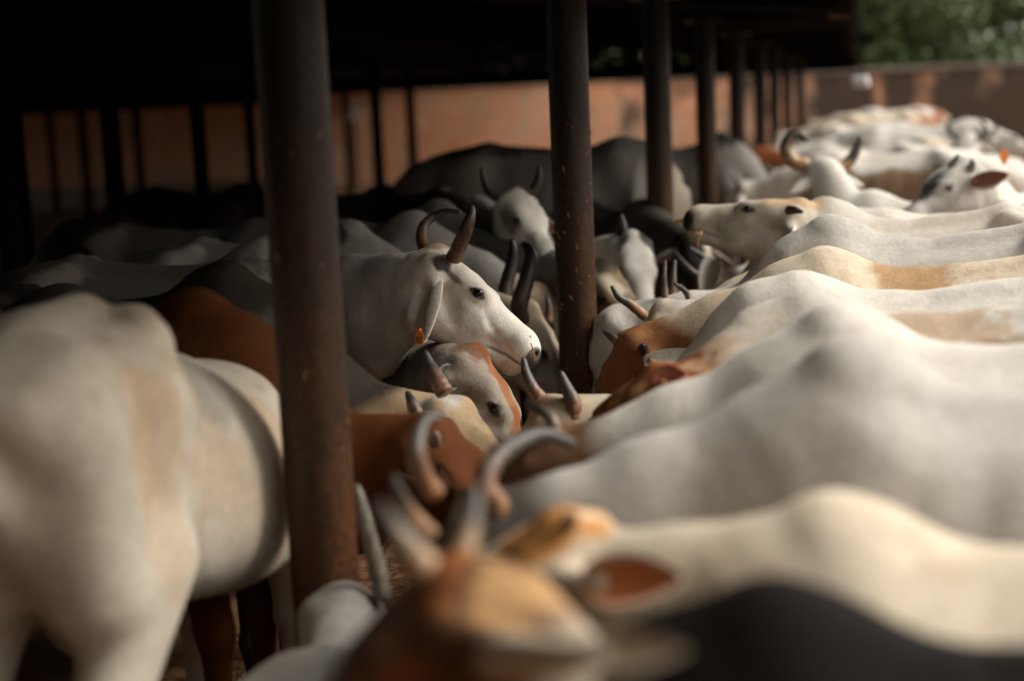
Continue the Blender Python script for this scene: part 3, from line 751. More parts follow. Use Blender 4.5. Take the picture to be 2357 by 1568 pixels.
    # eyes
    for k, y in enumerate((1, -1)):
        if not eyes[k]: continue
        e = MB(); c0 = Vector(H(.212, .0762*y, -.0285)); r_ = .0205*hsc; b0 = len(e.v)
        for i in range(9):
            a_ = math.pi*i/8
            for j in range(14):
                b_ = 2*math.pi*j/14; e.v.append(c0+Vector((math.sin(a_)*math.cos(b_), math.sin(a_)*math.sin(b_), math.cos(a_)))*r_)
        for i in range(8):
            for j in range(14): e.f.append((i*14+j, (i+1)*14+j, (i+1)*14+(j+1) % 14, i*14+(j+1) % 14))
        e.build('eye', M_EYE, R, smooth=True)
    if h < .012:                                                   # lashes along the upper lid
        for k, y in enumerate((1, -1)):
            if not eyes[k]: continue
            lv, lf = [], []
            for i in range(26):
                t = i/25; x = .186+.056*t; z = -.0305+.021*math.sin(math.pi*(t*.92+.04)); b0 = H(x, (.100-.006*t)*y, z)
                L_ = .011+.008*math.sin(math.pi*t); tp = H(x+.006*(t-.3), (.100+L_/hsc*.9)*y, z-.004+rr.uniform(-.003, .003)); w_ = H.f*.0011
                n_ = len(lv); lv += [b0-w_, b0+w_, tp, b0+H.u*.0012]; lf += [(n_, n_+1, n_+2), (n_+1, n_+3, n_+2), (n_+3, n_, n_+2)]
            link('eyelashes', mesh('eyelashes', np.array(lv), lf, smooth=False), M_LASH, R)
    if fur:                                                        # short coat hair lying along the body
        rs = np.random.RandomState(seed); P0, P1, P2, P3 = (v[Q[:, k]] for k in range(4))
        ar = np.linalg.norm(np.cross(P2-P0, P3-P1), axis=1)*.5; ok = ((P0[:, 2] > .62*s) & (N[Q[:, 0]][:, 2] > -.55)); ar = ar*ok
        fi = rs.choice(len(Q), fur, p=ar/ar.sum()); w1 = rs.uniform(size=(fur, 1)); w2 = rs.uniform(size=(fur, 1))
        p0 = (P0[fi]*(1-w1)+P1[fi]*w1)*(1-w2)+(P3[fi]*(1-w1)+P2[fi]*w1)*w2
        n0 = N[Q[fi, 0]]; oh = onhead[Q[fi, 0]][:, None]
        fl = np.array([-1, 0, -.55])[None]*(1-oh)+(H.f*.9-H.u*.3)[None]*oh; fl = fl+rs.normal(size=(fur, 3))*.28
        fl = fl-n0*(fl*n0).sum(1)[:, None]; fl /= np.linalg.norm(fl, axis=1)[:, None]; sd = np.cross(n0, fl)
        ln = (rs.uniform(.008, .017, fur)*(1-.55*oh[:, 0]))[:, None]; lift = rs.uniform(.08, .34, (fur, 1)); wd = rs.uniform(.0007, .0013, (fur, 1))*(1-.4*oh)
        tip = p0+(fl*np.cos(lift)+n0*np.sin(lift))*ln
        bare = (np.abs(hp[Q[fi, 0]]-np.array([.212, 0, -.03]))*np.array([1, 0, 1])).max(1) < .03
        keep = ~(bare & (np.abs(hp[Q[fi, 0], 1]) > .05)); p0, tip, sd, wd, fi = p0[keep], tip[keep], sd[keep], wd[keep], fi[keep]
        fv = np.stack([p0+sd*wd-n0[keep]*.001, p0-sd*wd-n0[keep]*.001, tip], 1).reshape(-1, 3)
        fc = np.repeat(np.clip(c[Q[fi, 0]], 0, .95)*rs.uniform(.70, 1.20, (len(fi), 1)), 3, 0)
        o = link('coat_hair', mesh('coat_hair', fv, np.arange(3*len(fi)).reshape(-1, 3), np.clip(fc, 0, .95)), M_FUR, R); o['kind'] = 'stuff'
        o.data.normals_split_custom_set_from_vertices(np.repeat(N[Q[fi, 0]], 3, 0).tolist())
    # ears
    ec = np.asarray(base if headcol is None else headcol)*.9 if earcol is None else np.asarray(earcol)
    for k in er:
        rt, dv, nv, el = er[k]
        ev, ef, evc = ear_mesh(rt, dv, nv, el, earW*hsc, cupn, ec, earin, .08)
        link('ear', mesh('ear', ev, ef, evc), M_EAR, R)
        if eartag and eartag[0] == k:
            pos = toloc(P(*eartag[1])); build_tag(R, pos, vloc(V(*eartag[2])), vloc(V(*eartag[3])), eartag[4], eartag[5] if len(eartag) > 5 else None)
    return out

def build_tag(R, pos, down, face, size, txt=None):
    """bottle-shaped plastic ear tag: knob on top, plate below"""
    down = down/np.linalg.norm(down); face = face-down*(face@down); face /= np.linalg.norm(face); sx = np.cross(face, down)   # sx = reader's right
    out = [(-.18, 0), (.18, 0), (.2, .3), (.46, .55), (.5, .75), (.5, 1.6), (.44, 1.66), (-.44, 1.66), (-.5, 1.6), (-.5, .75), (-.46, .55), (-.2, .3)]
    t = .05; v, f = [], []
    for sgn in (1, -1):
        for x, y in out: v.append(pos+size*(sx*x+down*y+face*t*sgn))
    n = len(out); f = [tuple(range(n)), tuple(reversed(range(n, 2*n)))]+[(k, n+k, n+(k+1) % n, (k+1) % n) for k in range(n)]
    o = link('ear_tag', mesh('ear_tag', np.array(v), f, smooth=False), M_TAG, R)
    k = MB(); c = Vector(pos+down*.12*size)
    k.tube([c-Vector(face)*.10*size, c+Vector(face)*.5*size], .17*size, 14); k.build('tag_stud', M_TAG, o, smooth=False)
    if txt:
        for row, (tx, ht, yy) in enumerate(txt):
            cu = bpy.data.curves.new('tag_number', 'FONT'); cu.body = tx; cu.size = size*ht; cu.align_x = 'CENTER'; cu.align_y = 'CENTER'; cu.extrude = .004*size
            ob = bpy.data.objects.new('tag_number', cu); COL.objects.link(ob)
            bpy.context.view_layer.update()
            me = bpy.data.meshes.new_from_object(ob.evaluated_get(bpy.context.evaluated_depsgraph_get())); me.name = 'tag_number'
            bpy.data.objects.remove(ob); me.materials.clear(); ob = link('tag_number', me, M_INK, o)
            xx = sx; yv = -down; M = Matrix((Vector(xx), Vector(yv), Vector(np.cross(xx, yv)))).transposed().to_4x4()
            w = .92/(.6*len(tx)*ht)
            M = M @ Matrix.Diagonal((min(1, w), 1, 1, 1)); M.translation = Vector(pos+size*(down*yy+face*(t+.012))); ob.matrix_local = M
# ------------------------------------------------------------------ the herd
GR, GL = 'zebu cattle lined up on the open right side of the posts', 'zebu cattle feeding inside the shed left of the posts'
GF = 'cattle deeper in the yard'
DH = ((.13, .095, .07), (.03, .027, .025)); TH = ((.36, .20, .10), (.06, .05, .042)); BH = ((.05, .04, .034), (.02, .018, .016)); RH = ((.24, .10, .05), (.05, .035, .028))
DOWNR = (.8, .45, -.2); DOWNL = (-.8, .45, .3)

# ---- the sharp white cow at the middle, head in profile
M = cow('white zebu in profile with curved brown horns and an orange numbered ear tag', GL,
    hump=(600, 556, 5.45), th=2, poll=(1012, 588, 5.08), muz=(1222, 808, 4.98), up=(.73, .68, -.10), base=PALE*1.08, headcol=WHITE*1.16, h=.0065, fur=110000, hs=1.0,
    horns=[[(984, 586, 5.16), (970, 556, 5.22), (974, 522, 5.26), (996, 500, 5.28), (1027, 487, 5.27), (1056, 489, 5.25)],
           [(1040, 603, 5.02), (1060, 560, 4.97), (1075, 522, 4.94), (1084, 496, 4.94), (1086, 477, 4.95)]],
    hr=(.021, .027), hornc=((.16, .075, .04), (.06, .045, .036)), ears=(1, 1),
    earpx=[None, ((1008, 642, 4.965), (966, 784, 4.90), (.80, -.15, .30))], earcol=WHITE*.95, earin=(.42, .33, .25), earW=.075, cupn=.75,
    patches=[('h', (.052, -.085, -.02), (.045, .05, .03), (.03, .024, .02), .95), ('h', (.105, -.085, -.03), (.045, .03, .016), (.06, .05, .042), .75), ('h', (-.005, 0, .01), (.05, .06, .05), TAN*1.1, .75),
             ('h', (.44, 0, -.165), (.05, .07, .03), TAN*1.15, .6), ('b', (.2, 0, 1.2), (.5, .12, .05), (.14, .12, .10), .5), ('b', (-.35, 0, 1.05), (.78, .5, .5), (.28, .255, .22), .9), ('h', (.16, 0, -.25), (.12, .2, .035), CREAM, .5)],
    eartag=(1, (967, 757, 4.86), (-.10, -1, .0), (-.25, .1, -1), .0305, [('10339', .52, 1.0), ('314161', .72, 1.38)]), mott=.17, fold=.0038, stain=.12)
# ---- cows of the right-hand row, nearest first
cow('black cow whose dark blurred back fills the bottom right corner', GR, hump=(1800, 1368, 1.66), poll=(1225, 1610, 1.95), muz=(1085, 1780, 2.1), up=DOWNL,
    base=BLACK*.6, horns='none', hr=.016, hornc=BH, wide=1.0, mott=.3, hh=.08, patches=[('b', (-.3, 0, 1.1), (.5, .4, .1), (.05, .036, .026), .6)])
cow('brown faced cow with orange forehead patch, cream cheek and raised horns at the bottom centre', GR, hump=(1930, 1700, 1.5), poll=(1035, 1340, 1.86), muz=(795, 1630, 1.93), up=(-.72, .62, -.12),
    base=CREAM*1.05, headcol=(.13, .065, .034), horns=[[(1000, 1330, 1.86), (950, 1275, 1.86), (905, 1215, 1.86), (875, 1165, 1.88)], [(1055, 1320, 1.88), (1075, 1245, 1.90), (1090, 1180, 1.92), (1100, 1125, 1.94)]],
    hr=(.021, .017), hornc=((.50, .33, .18), (.10, .085, .07)), hh=.08, neckw=.9,
    patches=[('h', (.22, .08, -.22), (.24, .12, .07), CREAM*1.1, .95), ('h', (.0, 0, 0), (.05, .09, .05), RUST*1.3, .8), ('h', (-.06, .05, -.09), (.085, .12, .085), TAN*1.15, .95), ('h', (.04, .08, -.14), (.045, .06, .045), RUST*1.1, .8), ('h', (.1, .11, -.04), (.05, .03, .03), RUST, .8)],
    earpx=[((1335, 1512, 1.46), (1585, 1500, 1.43), (.1, .35, -.85)), None], earW=.05, earcol=CREAM*1.2, earin=(.45, .34, .22), s=.88)
cow('cream cow with orange poll, its wide ear showing orange skin above the black back', GR, hump=(1925, 1160, 2.12), poll=(1290, 1218, 2.28), muz=(1105, 1350, 2.45), up=(-.35, .85, -.1),
    base=CREAM*1.15, headcol=CREAM*1.3, horns=[[(1312, 1210, 2.24), (1312, 1195, 2.22), (1306, 1183, 2.2)], [(905, 1095, 2.5), (925, 1145, 2.46), (950, 1190, 2.42), (992, 1235, 2.4)][::-1]], hr=(.014, .016), hornc=TH,
    patches=[('h', (.03, 0, 0), (.11, .11, .07), ORANGE*1.05, .95), ('h', (.14, .0, .0), (.05, .06, .04), WHITE*1.15, .9), ('b', (.30, 0, 1.28), (.22, .2, .08), CREAM*1.25, .8), ('b', (-.25, .2, 1.0), (.3, .2, .22), TAN*.75, .6), ('b', (.1, .25, .78), (.4, .15, .12), TAN*.7, .8)],
    earpx=[((1345, 1345, 2.10), (1580, 1335, 2.06), (-.05, .3, -.95)), None], ears=(1, 0), earW=.10, earin=(.52, .17, .04), earcol=CREAM*1.35, hh=.085, stain=.2)
cow('big grey white cow with the tallest foreground hump and large lyre horns', GR, hump=(1962, 784, 2.80), poll=(1092, 1165, 2.92), muz=(1010, 1390, 3.02), up=(-.7, .5, .25), base=PALE*1.05,
    horns=[[(1003, 1140, 2.86), (975, 1100, 2.84), (960, 1050, 2.82), (962, 1005, 2.84), (980, 968, 2.87), (1012, 958, 2.9)],
           [(1192, 1228, 2.86), (1150, 1175, 2.84), (1116, 1115, 2.83), (1140, 1058, 2.86), (1190, 1020, 2.92), (1250, 1000, 2.97), (1318, 1022, 3.02)]],
    hr=(.022, .027), hornc=((.30, .15, .07), (.085, .075, .066)), headcol=DARKGREY*1.1, wide=1.0, hh=.12, mott=.14, fold=.003, h=.010,
    patches=[('h', (-.02, .05, .0), (.06, .06, .06), (.3, .28, .25), .8)])
cow('white cow with a bulging hump just behind the big grey white one, dark curled horn', GR, hump=(1932, 704, 3.32), poll=(1248, 1012, 3.46), muz=(1170, 1150, 3.62), up=DOWNL, base=WHITE*1.06,
    headcol=(.17, .09, .05), horns=[[(1276, 996, 3.42), (1270, 968, 3.42), (1245, 945, 3.44), (1212, 930, 3.47)]], hr=.017, hornc=((.22, .17, .13), (.045, .04, .036)), hh=.11, mott=.10, fold=.0004,
    patches=[('b', (-.2, .24, 1.03), (.14, .05, .12), TAN*.8, .4)], ears=(1, 0))
cow('tan white cow with brown speckled flank and a dark red brown head', GR, hump=(1872, 676, 3.86), poll=(1512, 866, 3.76), muz=(1388, 990, 4.0), up=(-.45, .85, .0), base=WHITE*.98,
    headcol=RUST*.95, horns='none', stain=.6, hh=.07, fur=60000, earpx=[((1505, 890, 3.66), (1582, 868, 3.64), (.2, .7, -.6)), None], ears=(1, 0), earL=.17, earW=.09, earcol=RUST, earin=(.42, .13, .07),
    patches=[('h', (.2, 0, 0), (.1, .1, .06), RUST*1.3, .6), ('h', (.36, 0, -.1), (.16, .12, .12), BROWN*.4, .9), ('b', (-.25, .22, 1.08), (.5, .10, .12), TAN*.75, .6), ('b', (-.62, .2, 1.05), (.12, .12, .12), BROWN*1.3, .7), ('b', (.5, 0, 1.0), (.2, .3, .3), CREAM, .5)])
cow('white cow with a tan poll, two banded horns pointing up at the post foot', GR, hump=(1846, 640, 4.38), poll=(1256, 938, 4.40), muz=(1190, 1090, 4.52), up=(-.75, .5, .1), base=WHITE*1.1, headcol=(.50, .40, .28), neckb=(0, -.15),
    horns=[[(1262, 935, 4.43), (1230, 900, 4.44), (1212, 862, 4.45), (1205, 828, 4.46)], [(1323, 972, 4.33), (1320, 930, 4.33), (1305, 895, 4.34), (1291, 860, 4.35)]], hr=(.022, .027), hornc=((.26, .12, .055), (.075, .06, .05)), hh=.055, fur=70000, mott=.06,
    patches=[('h', (.02, 0, 0), (.07, .08, .05), TAN, .9)], ears=(0, 0))
cow('cow with a brown patch behind its cream hump, brown face and stubby dark horns', GR, hump=(1903, 577, 4.92), poll=(1452, 793, 5.02), muz=(1405, 955, 5.12), up=(-.62, .35, -.55), base=CREAM*1.2, headcol=(.24, .105, .045), h=.0105, fur=80000,
    horns=[[(1432, 795, 5.06), (1408, 776, 5.08), (1390, 763, 5.09)], [(1482, 810, 4.96), (1481, 801, 4.92), (1480, 796, 4.88)]], hr=(.017, .021), hornc=((.16, .10, .06), (.028, .025, .023)), hh=.075, stain=.25,
    earpx=[((1482, 834, 4.86), (1640, 820, 4.86), (-.1, .35, -.9)), None], ears=(1, 0), earW=.075, earcol=WHITE, earin=(.62, .58, .52), patches=[('b', (.06, 0, 1.16), (.14, .3, .12), TAN*1.05, .85), ('b', (-.3, .2, 1.14), (.45, .14, .06), TAN, .6)])
cow('pale grey necked cow with smooth hump, head down, horns spread before the third post', GR, hump=(1916, 499, 5.52), poll=(1524, 712, 5.60), muz=(1440, 890, 5.8), up=(-.75, .5, .2), base=PALE*1.12, h=.0105, fur=90000,
    horns=[[(1484, 728, 5.56), (1450, 700, 5.52), (1424, 684, 5.50), (1409, 661, 5.50)], [(1574, 712, 5.66), (1587, 692, 5.68), (1576, 670, 5.70), (1553, 653, 5.70)]], hr=(.0195, .0165), hornc=((.36, .21, .12), (.06, .052, .046)),
    patches=[('h', (.0, 0, 0), (.08, .10, .06), CREAM*.95, .8), ('b', (.62, 0, .95), (.22, .25, .2), GREY, .75)], hh=.10, stain=.22, ears=(0, 0), neckb=(0, -.085), fold=.003)  # grey neck patch puts shade into the coat colour
cow('cream cow with two straight upright horns standing out against the third post', GR, hump=(1880, 560, 5.95), poll=(1556, 712, 6.02), muz=(1480, 850, 6.2), up=(-.75, .5, .2), base=CREAM*1.05, s=.92,
    horns=[[(1533, 716, 5.98), (1531, 680, 5.98), (1529, 640, 5.98), (1531, 602, 5.99)], [(1552, 718, 6.02), (1549, 680, 6.02), (1550, 640, 6.02), (1553, 602, 6.03)]], hr=(.015, .019), hornc=((.30, .19, .12), (.12, .10, .085)), hh=.06)
N_ = cow('nose-up hornless cow chewing straw, tan forehead, black muzzle', GR, hump=(1902, 457, 6.35), poll=(1842, 476, 6.30), muz=(1588, 500, 6.42), up=(-.02, 1, -.12), base=WHITE*.98, headcol=(.50, .455, .385), h=.0105, fur=60000, hs=1.0,
    horns=[[(1815, 484, 6.14), (1830, 484, 6.10), (1846, 488, 6.08)]], hr=.02, hornc=((.10, .06, .04), (.03, .025, .02)), neckb=(.02, -.08),
    patches=[('h', (.06, 0, .03), (.14, .12, .055), TAN*1.15, .6), ('h', (.42, 0, -.04), (.07, .06, .05), CREAM, .5), ('h', (.46, 0, -.11), (.035, .08, .055), BLACK, .95), ('h', (.44, 0, -.175), (.05, .06, .03), (.4, .3, .22), .7)],
    earpx=[((1826, 524, 6.16), (1804, 604, 6.10), (-.8, -.1, -.45)), None], ears=(1, 0), earW=.08, earcol=PALE, earin=(.30, .14, .07), hh=.11, stain=.18, muzc=(.012, .01, .009))
cow('white cow turned away with wide lyre horns, one curling inward, near the far posts', GR, hump=(2010, 440, 8.3), th=172, poll=(1886, 374, 8.5), muz=(1850, 520, 8.75), up=(-.35, .45, .8), base=WHITE,
    horns=[[(1858, 381, 8.5), (1826, 372, 8.5), (1809, 344, 8.5), (1819, 316, 8.5), (1840, 309, 8.5), (1856, 322, 8.5)], [(1914, 388, 8.5), (1945, 380, 8.5), (1967, 354, 8.5), (1980, 319, 8.5)]], hr=(.042, .04), hornc=((.42, .27, .13), (.05, .04, .034)),
    patches=[('b', (.1, 0, 1.1), (.2, .3, .14), CREAM*.8, .6)], hh=.09)
cow('white cow with black nose bridge and an orange tag on its raised ear', GR, hump=(2395, 430, 8.4), th=200, poll=(2215, 374, 7.85), muz=(2085, 510, 7.7), up=(-.62, .62, -.45), base=WHITE, headcol=PALE*.85,
    horns=[[(2190, 385, 7.8), (2196, 372, 7.8), (2206, 358, 7.8)], [(2232, 392, 7.75), (2238, 378, 7.75), (2236, 368, 7.75)]], hr=.022, hornc=DH,
    earpx=[None, ((2236, 420, 7.7), (2322, 398, 7.65), (-.1, -.35, -.9))], ears=(0, 1), earW=.11, earcol=WHITE, earin=(.20, .075, .035), patches=[('h', (.30, 0, .0), (.17, .05, .06), BLACK, .95), ('h', (.08, -.05, 0), (.05, .05, .03), (.2, .17, .14), .6)],
    eartag=(1, (2310, 378, 7.72), (.1, 1, .1), (0, .1, -1), .045), hh=.1)
cow('white cow whose flat back passes below the tagged ear at the right edge', GR, hump=(2030, 492, 7.1), poll=(1640, 640, 7.2), muz=(1570, 760, 7.3), up=DOWNL, base=WHITE, hh=.02, ears=(1, 1), stain=.1, horns='up',
    earpx=[((1645, 590, 7.0), (1622, 695, 6.95), (-.3, .1, -.95)), None], earW=.13, earcol=GREY, earin=(.3, .27, .23), headcol=(.05, .035, .03), eartag=(0, (1612, 655, 7.0), (.05, -1, 0), (0, .1, -1), .05))
# far end of the right-hand row
far = [((1925, 347, 11.6), 'broad white back with a brown shaded side behind the lyre horns', WHITE, .2, 'short', 12),
       ((1935, 316, 15.2), 'white cow with a rust brown streak along its side further down the row', WHITE, .55, 'none', 5),
       ((1920, 284, 19.6), 'white cow with rusty rump near the end of the row', WHITE, .25, 'none', 7),
       ((1965, 262, 25.0), 'cream cow last but one in the row before the wall', CREAM*1.2, .3, 'short', 10),
       ((2010, 251, 29.0), 'pale cow last in the row, touching the stained wall behind', WHITE, .3, 'none', 9)]
for k, (hp, lab, colr, st, hn, dx) in enumerate(far):
    d = hp[2]; x = hp[0]
    pt = [('b', (-.1, .25, .98), (.7, .12, .14), TAN*.5, .9)] if k == 0 else [('b', (-.2, .22, 1.06), (.4, .12, .05), RUST*1.3, .8)] if k == 1 else [('b', (-.75, 0, 1.1), (.2, .3, .2), RUST*1.4, .9)]  # first flank patch paints that cow's shadow side into its coat
    cow(lab, GR, hump=hp, th=180+(k % 3-1)*4, poll=(x-2500/d, hp[1]+(500 if k else 900)/d, d+.25), muz=(x-3300/d, hp[1]+1900/d, d+.4), up=DOWNL, base=colr, stain=st, horns=hn, hh=.05, patches=pt)
cow('pale grey cow lying low at the far right, bumpy head turned right', GF, hump=(2225, 318, 15.0), th=0, poll=(2290, 300, 14.6), muz=(2375, 345, 14.5), up=(.5, .85, -.1), base=PALE, horns='stub', hh=.05, s=1.15, patches=[('b', (.55, 0, .8), (.2, .3, .2), RUST, .8)])
cow('white cow with upright horns beyond the broad white back', GF, hump=(2235, 345, 13.0), th=100, poll=(2228, 312, 13.3), muz=(2215, 372, 13.2), up=(-.3, .6, -.7), base=WHITE*.9, horns='up', hornc=BH, hr=.025, hh=.03, s=.95)
# heads pressed in between the far posts, belonging to the far part of the right row
for k, (px_, lab, colr, hc) in enumerate([((1782, 400, 12.4), 'white faced cow between the fifth and sixth posts', WHITE, None), ((1736, 345, 14.5), 'cow with a rust brown face showing as a strip between the far posts', WHITE*.8, RUST*1.0), ((1850, 330, 17.0), 'grey cow in shade behind the far posts', GREY, None)]):
    x, y, d = px_
    cow(lab, GF, hump=(x+2300/d, y-600/d+20, d), th=180, poll=(x, y, d+.1), muz=(x-700/d, y+1500/d, d+.2), up=DOWNL, base=colr, headcol=hc, horns='short', hh=.08, s=1.0)

# ---- cows on the left side, inside the shed
cow('large cream and tan cow seen from behind at the lower left, out of focus', GL, at=(-1.65, 3.3), th=95.5, s=1.16, poll=(700, 1010, 4.75), muz=(730, 1290, 4.8), up=(.3, .5, -.8), base=np.array([.64, .57, .47]), headcol=PALE*.8,
    horns='short', stain=.3, hh=-.03, mott=.14, wide=.9, h=.012, drop=.185, thigh=.82, belly=1.12, hipw=.8, hs=1.0,
    patches=[('b', (-.05, -.24, .92), (.10, .12, .3), TAN*1.5, .35), ('b', (.12, -.26, .78), (.07, .10, .10), TAN, .6), ('b', (-.62, -.25, .95), (.07, .12, .25), TAN*1.5, .22), ('b', (-.3, -.2, 1.1), (.12, .2, .12), GREY*.8, .5), ('b', (-.96, 0, .66), (.06, .07, .3), BLACK*2, .95)], ears=(1, 1), earcol=PALE, tailc=(.02, .014, .01))
cow('small grey cow with one long pale horn, at the foot of the big near post', GL, hump=(690, 1590, 3.0), th=50, s=.52, poll=(805, 1392, 3.36), muz=(760, 1660, 3.25), up=(.25, .5, -.8), base=PALE*.4, headcol=PALE*.42, hs=.85,
    horns=[[(880, 1380, 3.36), (868, 1310, 3.36), (846, 1220, 3.36), (829, 1152, 3.36), (821, 1122, 3.36)]], hr=.022, hornc=((.12, .10, .08), (.17, .145, .115)), hh=.03, ears=(0, 0), earcol=GREY*.35,
    eardir=[None, ((-.9, .2, -.1), (.1, -.6, -.8))], patches=[('h', (.2, -.1, -.1), (.09, .07, .06), BROWN, .8), ('h', (.15, .08, -.08), (.07, .05, .05), BLACK, .8)])
cow('chestnut brown cow behind the cream rump, head lowered right of the big near post', GL, hump=(440, 668, 4.0), th=-4, poll=(985, 985, 3.86), muz=(1105, 1150, 3.84), up=(.62, .45, -.62), base=RUST*.42, headcol=RUST*.45,
    horns=[[(1000, 1018, 3.72), (1002, 1006, 3.68), (1003, 998, 3.65)], [(962, 985, 3.95), (958, 972, 3.97), (958, 965, 3.98)]], hr=(.016, .014), hornc=((.2, .17, .14), (.3, .27, .23)), hh=.11, mott=.25, neckb=(0, -.12), eyes=(1, 0),
    patches=[('h', (.35, -.02, -.02), (.2, .04, .05), RUST*.9, .6), ('h', (.2, -.08, -.15), (.2, .06, .1), BROWN*.5, .7)], ears=(1, 1), earcol=BROWN*.4, eardir=[None, ((.55, -.2, -.5), (.1, .6, -.7))])
cow('dark brown humped cow with a tan head, behind the chestnut cow', GL, hump=(512, 606, 4.55), th=0, poll=(1010, 945, 4.45), muz=(1130, 1112, 4.40), up=(.22, .3, -.9), base=np.array([.055, .045, .035]), headcol=(.50, .36, .22), neckb=(0, -.10), h=.0105, fur=60000,
    horns=[[(962, 962, 4.24), (950, 932, 4.24), (938, 905, 4.26)], [(1024, 905, 4.38), (1006, 872, 4.40), (990, 842, 4.42), (979, 813, 4.43)]], hr=(.022, .027), hornc=((.22, .12, .07), (.055, .05, .046)), hh=.12, mott=.35,
    patches=[('b', (.5, -.12, 1.05), (.25, .1, .12), (.16, .14, .12), .8), ('h', (.0, 0, -.01), (.07, .1, .05), PALE*.9, .8), ('h', (.22, -.08, -.10), (.14, .05, .06), GREY*.6, .5), ('h', (.4, 0, -.08), (.1, .1, .1), CREAM, .5)], ears=(0, 1), earcol=(.03, .025, .02))
cow('grey cow with a rufous forehead stripe, head under the jaw of the tagged white one', GL, hump=(905, 770, 6.0), th=-75, poll=(1096, 818, 4.92), muz=(1196, 1056, 4.82), neckb=(0, -.08), up=(.88, .30, -.28), base=GREY*.55, headcol=(.34, .29, .235), h=.008, fur=60000, hs=1.0,
    horns=[[(1082, 842, 4.84), (1072, 820, 4.86), (1060, 805, 4.9)]], hr=.02, hornc=DH, hh=.05, eyes=(1, 1), eardir=[None, ((-.45, -.15, -.6), (.6, .2, -.6))], ears=(0, 1), earcol=GREY*.5, earin=(.10, .085, .07), earL=.12,
    patches=[('h', (.12, 0, .02), (.32, .042, .06), RUST*1.5, .85), ('h', (.36, 0, -.02), (.16, .05, .06), RUST*.9, .7), ('h', (.0, -.02, .0), (.07, .09, .06), RUST*.7, .7), ('h', (.2, -.1, -.1), (.07, .06, .05), (.5, .46, .4), .5), ('h', (.02, -.1, -.1), (.06, .05, .06), PALE*.8, .6)], mott=.15)
cow('grey cow with tall dark upright horns, its face against the sharp middle post', GL, hump=(796, 510, 6.45), th=-4, poll=(1222, 712, 6.24), muz=(1306, 940, 6.22), up=(.86, .34, -.3), base=PALE*.72, headcol=(.44, .36, .27), h=.0095, fur=60000,
    horns=[[(1160, 722, 6.36), (1162, 670, 6.38), (1176, 615, 6.40), (1181, 575, 6.40), (1178, 555, 6.40)], [(1198, 738, 6.12), (1196, 700, 6.08), (1212, 645, 6.08), (1222, 600, 6.10), (1218, 575, 6.12), (1206, 563, 6.14)]], hr=(.034, .038), hornc=((.06, .04, .03), (.022, .02, .018)), hh=.13,
    patches=[('b', (.30, -.05, 1.26), (.07, .10, .06), (.03, .026, .022), .8), ('h', (.22, -.09, -.08), (.1, .05, .06), (.12, .10, .085), .8), ('h', (.42, 0, -.1), (.16, .12, .12), GREY*.8, .8)], ears=(0, 0))
cow('grey cow with a smooth round hump behind the white head', GL, hump=(948, 486, 7.1), th=-6, poll=(1245, 668, 6.9), muz=(1300, 800, 6.85), up=(.7, .5, -.4), base=PALE*.75, headcol=(.46, .36, .26), horns=[[(1222, 735, 6.6), (1228, 716, 6.6), (1222, 698, 6.6)], [(1262, 740, 6.6), (1264, 712, 6.6), (1260, 686, 6.6)]], hr=(.018, .02), hornc=((.30, .16, .08), (.07, .055, .045)), hh=.14, neckb=(0, .03))
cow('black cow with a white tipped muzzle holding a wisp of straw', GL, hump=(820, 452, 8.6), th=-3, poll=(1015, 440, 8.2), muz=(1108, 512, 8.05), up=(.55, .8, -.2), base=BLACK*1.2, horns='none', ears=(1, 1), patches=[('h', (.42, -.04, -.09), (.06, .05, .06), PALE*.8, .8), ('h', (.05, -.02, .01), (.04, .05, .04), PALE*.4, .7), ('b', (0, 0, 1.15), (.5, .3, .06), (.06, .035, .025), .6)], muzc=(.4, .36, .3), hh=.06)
cow('white faced cow with thin black horns looking out left of the sharp post', GL, hump=(1172, 475, 7.9), th=-62, poll=(1192, 447, 7.25), muz=(1262, 600, 6.98), up=(.42, .42, -.8), base=PALE*.8, headcol=WHITE*1.2,
    horns=[[(1152, 461, 7.25), (1128, 444, 7.25), (1114, 417, 7.25), (1108, 389, 7.25)], [(1228, 440, 7.25), (1239, 414, 7.25), (1241, 385, 7.25)]], hr=(.024, .024), hornc=BH, patches=[('h', (.17, -.10, -.06), (.10, .05, .05), (.10, .085, .07), .75), ('h', (.17, .10, -.06), (.08, .05, .05), (.10, .085, .07), .6), ('h', (.4, 0, -.1), (.12, .1, .1), GREY*.6, .7)], ears=(1, 0), hh=.04, eyes=(1, 1))
cow('huge grey bull standing side-on behind the sharp middle post', GL, hump=(1425, 312, 10.0), th=8, poll=(1530, 450, 10.3), muz=(1550, 640, 10.2), up=(.8, .4, -.3), base=GREY*.58, horns='none', hornc=BH, hh=.06, headcol=GREY*.3, fold=.012, wide=1.1,
    patches=[('b', (-.4, 0, 1.24), (.6, .3, .10), (.035, .03, .026), .9), ('b', (.35, 0, 1.36), (.3, .3, .12), (.04, .034, .03), .9), ('b', (.62, -.1, .9), (.1, .2, .3), CREAM*.75, .6)])
cow('dark cow low behind the humps, against the sunlit wall left of the black head', GL, hump=(880, 428, 10.5), th=-8, poll=(960, 440, 10.3), muz=(1010, 500, 10.2), up=(.7, .5, -.4), base=BLACK*2.0, horns='none', hh=.07)
